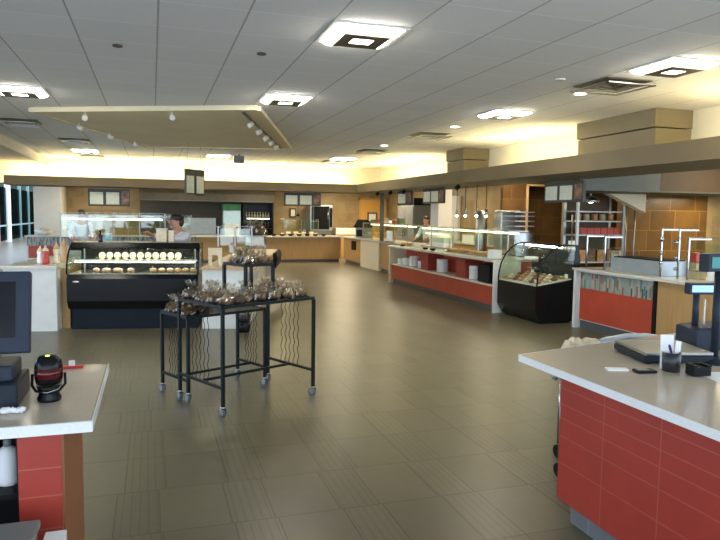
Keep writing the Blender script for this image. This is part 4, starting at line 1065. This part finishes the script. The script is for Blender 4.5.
# ------------------------------------------------------------------ tiled station and beige counter on the right
t = thing('grill_counter', 'counter with glass mosaic band over a red panel on the right', 'counter', (6.25, 6.86, 0))
B(.02, .75, .0, 1.62, .13, .895).build('body', M['white'], t)
B(-.005, .018, .03, 1.56, .63, .87).build('mosaic_band', M['mos_y'], t); B(-.005, .018, .03, 1.56, .15, .63).build('red_panel', M['redp'], t)
B(.05, .7, .0, 1.6, 0, .128).build('toe_kick', M['toe'], t)
B(-.04, .75, 1.625, 1.68, 0, .895).build('end_panel', M['white'], t); B(-.015, .02, -.03, .028, .10, .895).build('black_strip', M['blackm'], t)
B(-.06, .85, -.03, 1.70, .896, .93).build('top', M['quartzl'], t)
t = thing('serving_counter', 'oak fronted counter right of the mosaic station', 'counter', (6.25, 3.2, 0))
B(0, .75, 0, 3.62, .10, .895).build('oak_front', M['wood'], t); B(.05, .7, 0, 3.6, 0, .098).build('toe_kick', M['toe'], t); B(-.06, .85, -.02, 3.62, .896, .93).build('top', M['quartzl'], t)
t = thing('griddle', 'low blue grey steel griddle front on the mosaic station', 'griddle', (6.43, 6.98, .93))
B(0, .45, 0, 1.0, 0, .20).build('body', M['steelb'], t, .006); B(.03, .42, .03, .97, .201, .215).build('plate', M['blackm'], t)
guard('glass guard box at the far end of the mosaic station', (6.36, 8.45, .93), -PI / 2, .42, .3, .50, None, 2, grp='right line guards', post='chrome')
guard('tall chrome posted guard at the near end of the mosaic station', (6.40, 6.96, .93), -PI / 2, .30, .3, .64, None, 2, shelf=False, grp='right line guards', post='chrome', front=False)
for k, (dx, dy, z, r) in enumerate([(0, 0, 1.43, .035), (0, 0, 1.25, .028), (0, 0, 1.12, .03), (0, -.25, 1.40, .035), (0, -.25, 1.20, .03), (0, -.25, 1.06, .026)]):
    tag(MB().ell((0, 0, 0), (r * .6, r, r), 10, 8).build('guard_clamp', M['chrome']), 'round chrome clamp on the tall guard posts, %s counted downward by post' % ORD[k], 'clamp', 'chrome clamps').location = (6.375, 6.93 + dy, z)
guard('glass shelf guard over the oak counter at the right edge', (6.42, 6.52, .93), -PI / 2, 1.9, .35, .53, None, 3, grp='right line guards', post='chrome')
t = thing('stock_pot', 'white pot behind the guard on the oak counter', 'pot', (6.72, 6.36, .93))
MB().lathe([(.10, 0), (.105, .02), (.11, .21), (.10, .21), (.095, .03)], n=18).build('pot', M['paper'], t)
MB().lathe([(.112, .205), (.112, .22)], n=18).build('rim', M['steel'], t)
t = thing('red_box', 'small red box on the shelf behind the tall chrome posts', 'box', (6.95, 6.92, 1.10)); B(-.06, .06, -.06, .06, .02, .15).build('box', M['red'], t, .01)
B(-.05, .05, -.05, .05, -.17, .015).build('stand', M['cup'], t)
for k, (y, c, lb) in enumerate([(6.62, 'cup', 'tan carton left of the white pot'), (6.12, 'paper', 'white carton right of the white pot'), (5.95, 'pink', 'pink tub at the right edge of the oak counter')]):
    t = thing('food_carton', lb, 'carton', (6.68, y, .93), 0)
    B(-.07, .07, -.08, .08, 0, .10).build('body', M[c], t, .01); B(-.075, .075, -.085, .085, .101, .115).build('lid', M['grey'], t)
t = thing('glass_jar', 'clear jar of sticks inside the far guard box on the station', 'jar', (6.72, 8.22, .93))
MB().lathe([(.09, 0), (.10, .02), (.10, .28), (.085, .32), (.083, .31)], n=16).build('jar', M['glass'], t)
st = MB()
for k in range(12): st.tube([(random.uniform(-.05, .05), random.uniform(-.05, .05), .02), (random.uniform(-.07, .07), random.uniform(-.07, .07), .27)], .010, 6)
st.build('sticks', M['cup'], t)

t = thing('exhaust_hood', 'large steel and tan exhaust hood behind the right soffit', 'hood', (6.75, 9.2, 2.15))
B(0, 1.62, 0, .9, 0, .62).build('steel_canopy', M['hood'], t); B(1.625, 5.0, 0, .9, .0, .62).build('tan_canopy', M['hoodt'], t)
B(.0, 5.0, -.015, -.001, .0, .03).build('lip', M['hood'], t)
MB().prism([(1.30, -.001), (2.15, -.001), (2.15, -.34)], .93, 1.08, 'y').build('sloped_flue', M['cloth'], t)
t = thing('shelving_rack', 'steel shelving rack of kitchen supplies under the exhaust hood', 'rack', (7.52, 10.3, 0))
for x in (0, 1.02):
    for y in (0, .4): B(x - .025, x + .025, y - .02, y + .02, 0, 2.1).build('post', M['steel'], t)
for z in (.85, 1.36, 1.62, 1.80): B(0, 1.02, 0, .4, z, z + .025).build('shelf', M['steel'], t)
B(0, 1.02, .42, .43, .85, 2.1).build('back_panel', M['hoodt'], t)
for k in range(6):
    tag(B(-.07, .07, -.08, .08, 0, .13).build('carton', M['boxred'], None, .005), 'red carton on the rack shelf, %s from the left' % ORD[k], 'carton', 'red cartons on the rack').location = (7.72 + .15 * k, 10.45, 1.386)
for k in range(5):
    tag(MB().lathe([(.06, 0), (.06, .12), (.05, .13)], n=10).build('canister', M['cup' if k % 2 else 'dough']), 'brown canister on the rack, %s from the left' % ORD[k], 'canister', 'canisters on the rack').location = (7.68 + .18 * k, 10.5, 1.646)
for k in range(4):
    tag(B(-.09, .09, -.1, .1, 0, .22).build('carton', M['cookie' if k % 2 else 'dough'], None, .005), 'brown box on the low rack shelf, %s from the left' % ORD[k], 'carton', 'boxes on the low rack shelf').location = (7.68 + .22 * k, 10.45, .876)
for k, x in enumerate((7.12, 7.72)):
    t = thing('heat_lamp', '%s domed steel heat lamp under the hood' % ['left', 'right'][k], 'heat lamp', (x, 10.2, 1.98), 0, 'domed heat lamps')
    MB().lathe([(.16, 0), (.15, .05), (.10, .10), (.03, .13)], n=18).build('shade', M['chrome'], t); MB().tube([(0, 0, .12), (0, 0, .17)], .012, 6).build('stem', M['steel'], t); MB().ell((0, 0, .02), (.06, .06, .03)).build('bulb', M['down'], t)
for k, (x, h) in enumerate([(8.78, 1.35), (8.98, 1.40), (7.27, 1.75)]):
    t = thing('pizza_peel', ['first long handled steel peel left of the brown tiled wall', 'second long handled steel peel before the brown tiled wall', 'broad pale peel beside the dark recess'][k], 'peel', (x, 10.50 if k < 2 else 10.1, 0), 0, 'oven peels')
    MB().tube([(0, 0, .3 if k < 2 else 0), (0, 0, h + (.7 if k < 2 else 0))], .016, 8).build('handle', M['steel'], t)
    B(-.07, .07, -.008, .008, 0 if k < 2 else 1.0, .32 if k < 2 else 1.28).build('blade', M['steel'] if k < 2 else M['paper'], t)
t = thing('tool_rail', 'steel tool rail under the hood holding the peels', 'rail', (8.6, 10.40, 2.02)); B(0, .6, 0, .03, 0, .03).build('bar', M['steel'], t); B(.0, .02, 0, .2, .0, .03).box(.58, .6, 0, .2, 0, .03).build('bracket', M['steel'], t)
t = thing('prep_table', 'steel prep table along the kitchen below the brown tiled wall', 'table', (8.6, 9.7, 0))
B(0, 3.2, 0, .75, .86, .90).build('top', M['steel'], t); B(0.03, 3.17, .03, .72, .30, .33).build('shelf', M['steel'], t)
for x in (.04, 3.16):
    for y in (.04, .71): MB().tube([(x, y, 0), (x, y, .86)], .02, 8).build('leg', M['steel'], t)

# ------------------------------------------------------------------ light
def lamp(name, kind, loc_, e, col, size=.5, sy=None, rot=(0, 0, 0)):
    l = bpy.data.lights.new(name, kind); l.energy = e; l.color = col
    if kind == 'AREA':
        l.size = size
        if sy: l.shape = 'RECTANGLE'; l.size_y = sy
    else: l.shadow_soft_size = size
    o = bpy.data.objects.new(name, l); COL.objects.link(o); o.location = loc_; o.rotation_euler = rot
    return o
WARM = (1., .84, .56)
for x, y, e in [(-1.6, 23.6, 30), (.9, 22.0, 40), (3.8, 22.2, 60), (6.8, 23.3, 80), (8.0, 21.5, 40)]:
    lamp('kitchen_fill', 'AREA', (x, y, 2.77), e * .95, WARM, 1.0)  # unseen area lights added to light the back kitchen, no fixtures modelled
for x, y, e in [(7.6, 17.3, 45), (7.9, 14.3, 45), (7.4, 12.2, 55), (10.3, 9.9, 34), (9.4, 8.3, 38), (7.6, 6.2, 35)]:
    lamp('kitchen_fill', 'AREA', (x, y, 2.12 if y == 9.9 else 2.77), e * .60, WARM, .8)  # more added lights, unseen, brightening the kitchen behind the right line
w = bpy.data.worlds.new('world'); S.world = w; w.use_nodes = True
bg = w.node_tree.nodes['Background']; bg.inputs[0].default_value = (.72, .84, 1., 1); bg.inputs[1].default_value = 2.6
vs_ = S.view_settings; vs_.view_transform = 'Standard'; vs_.look = 'None'; vs_.gamma = 1; vs_.use_curve_mapping = False
vs_.exposure = 0.9
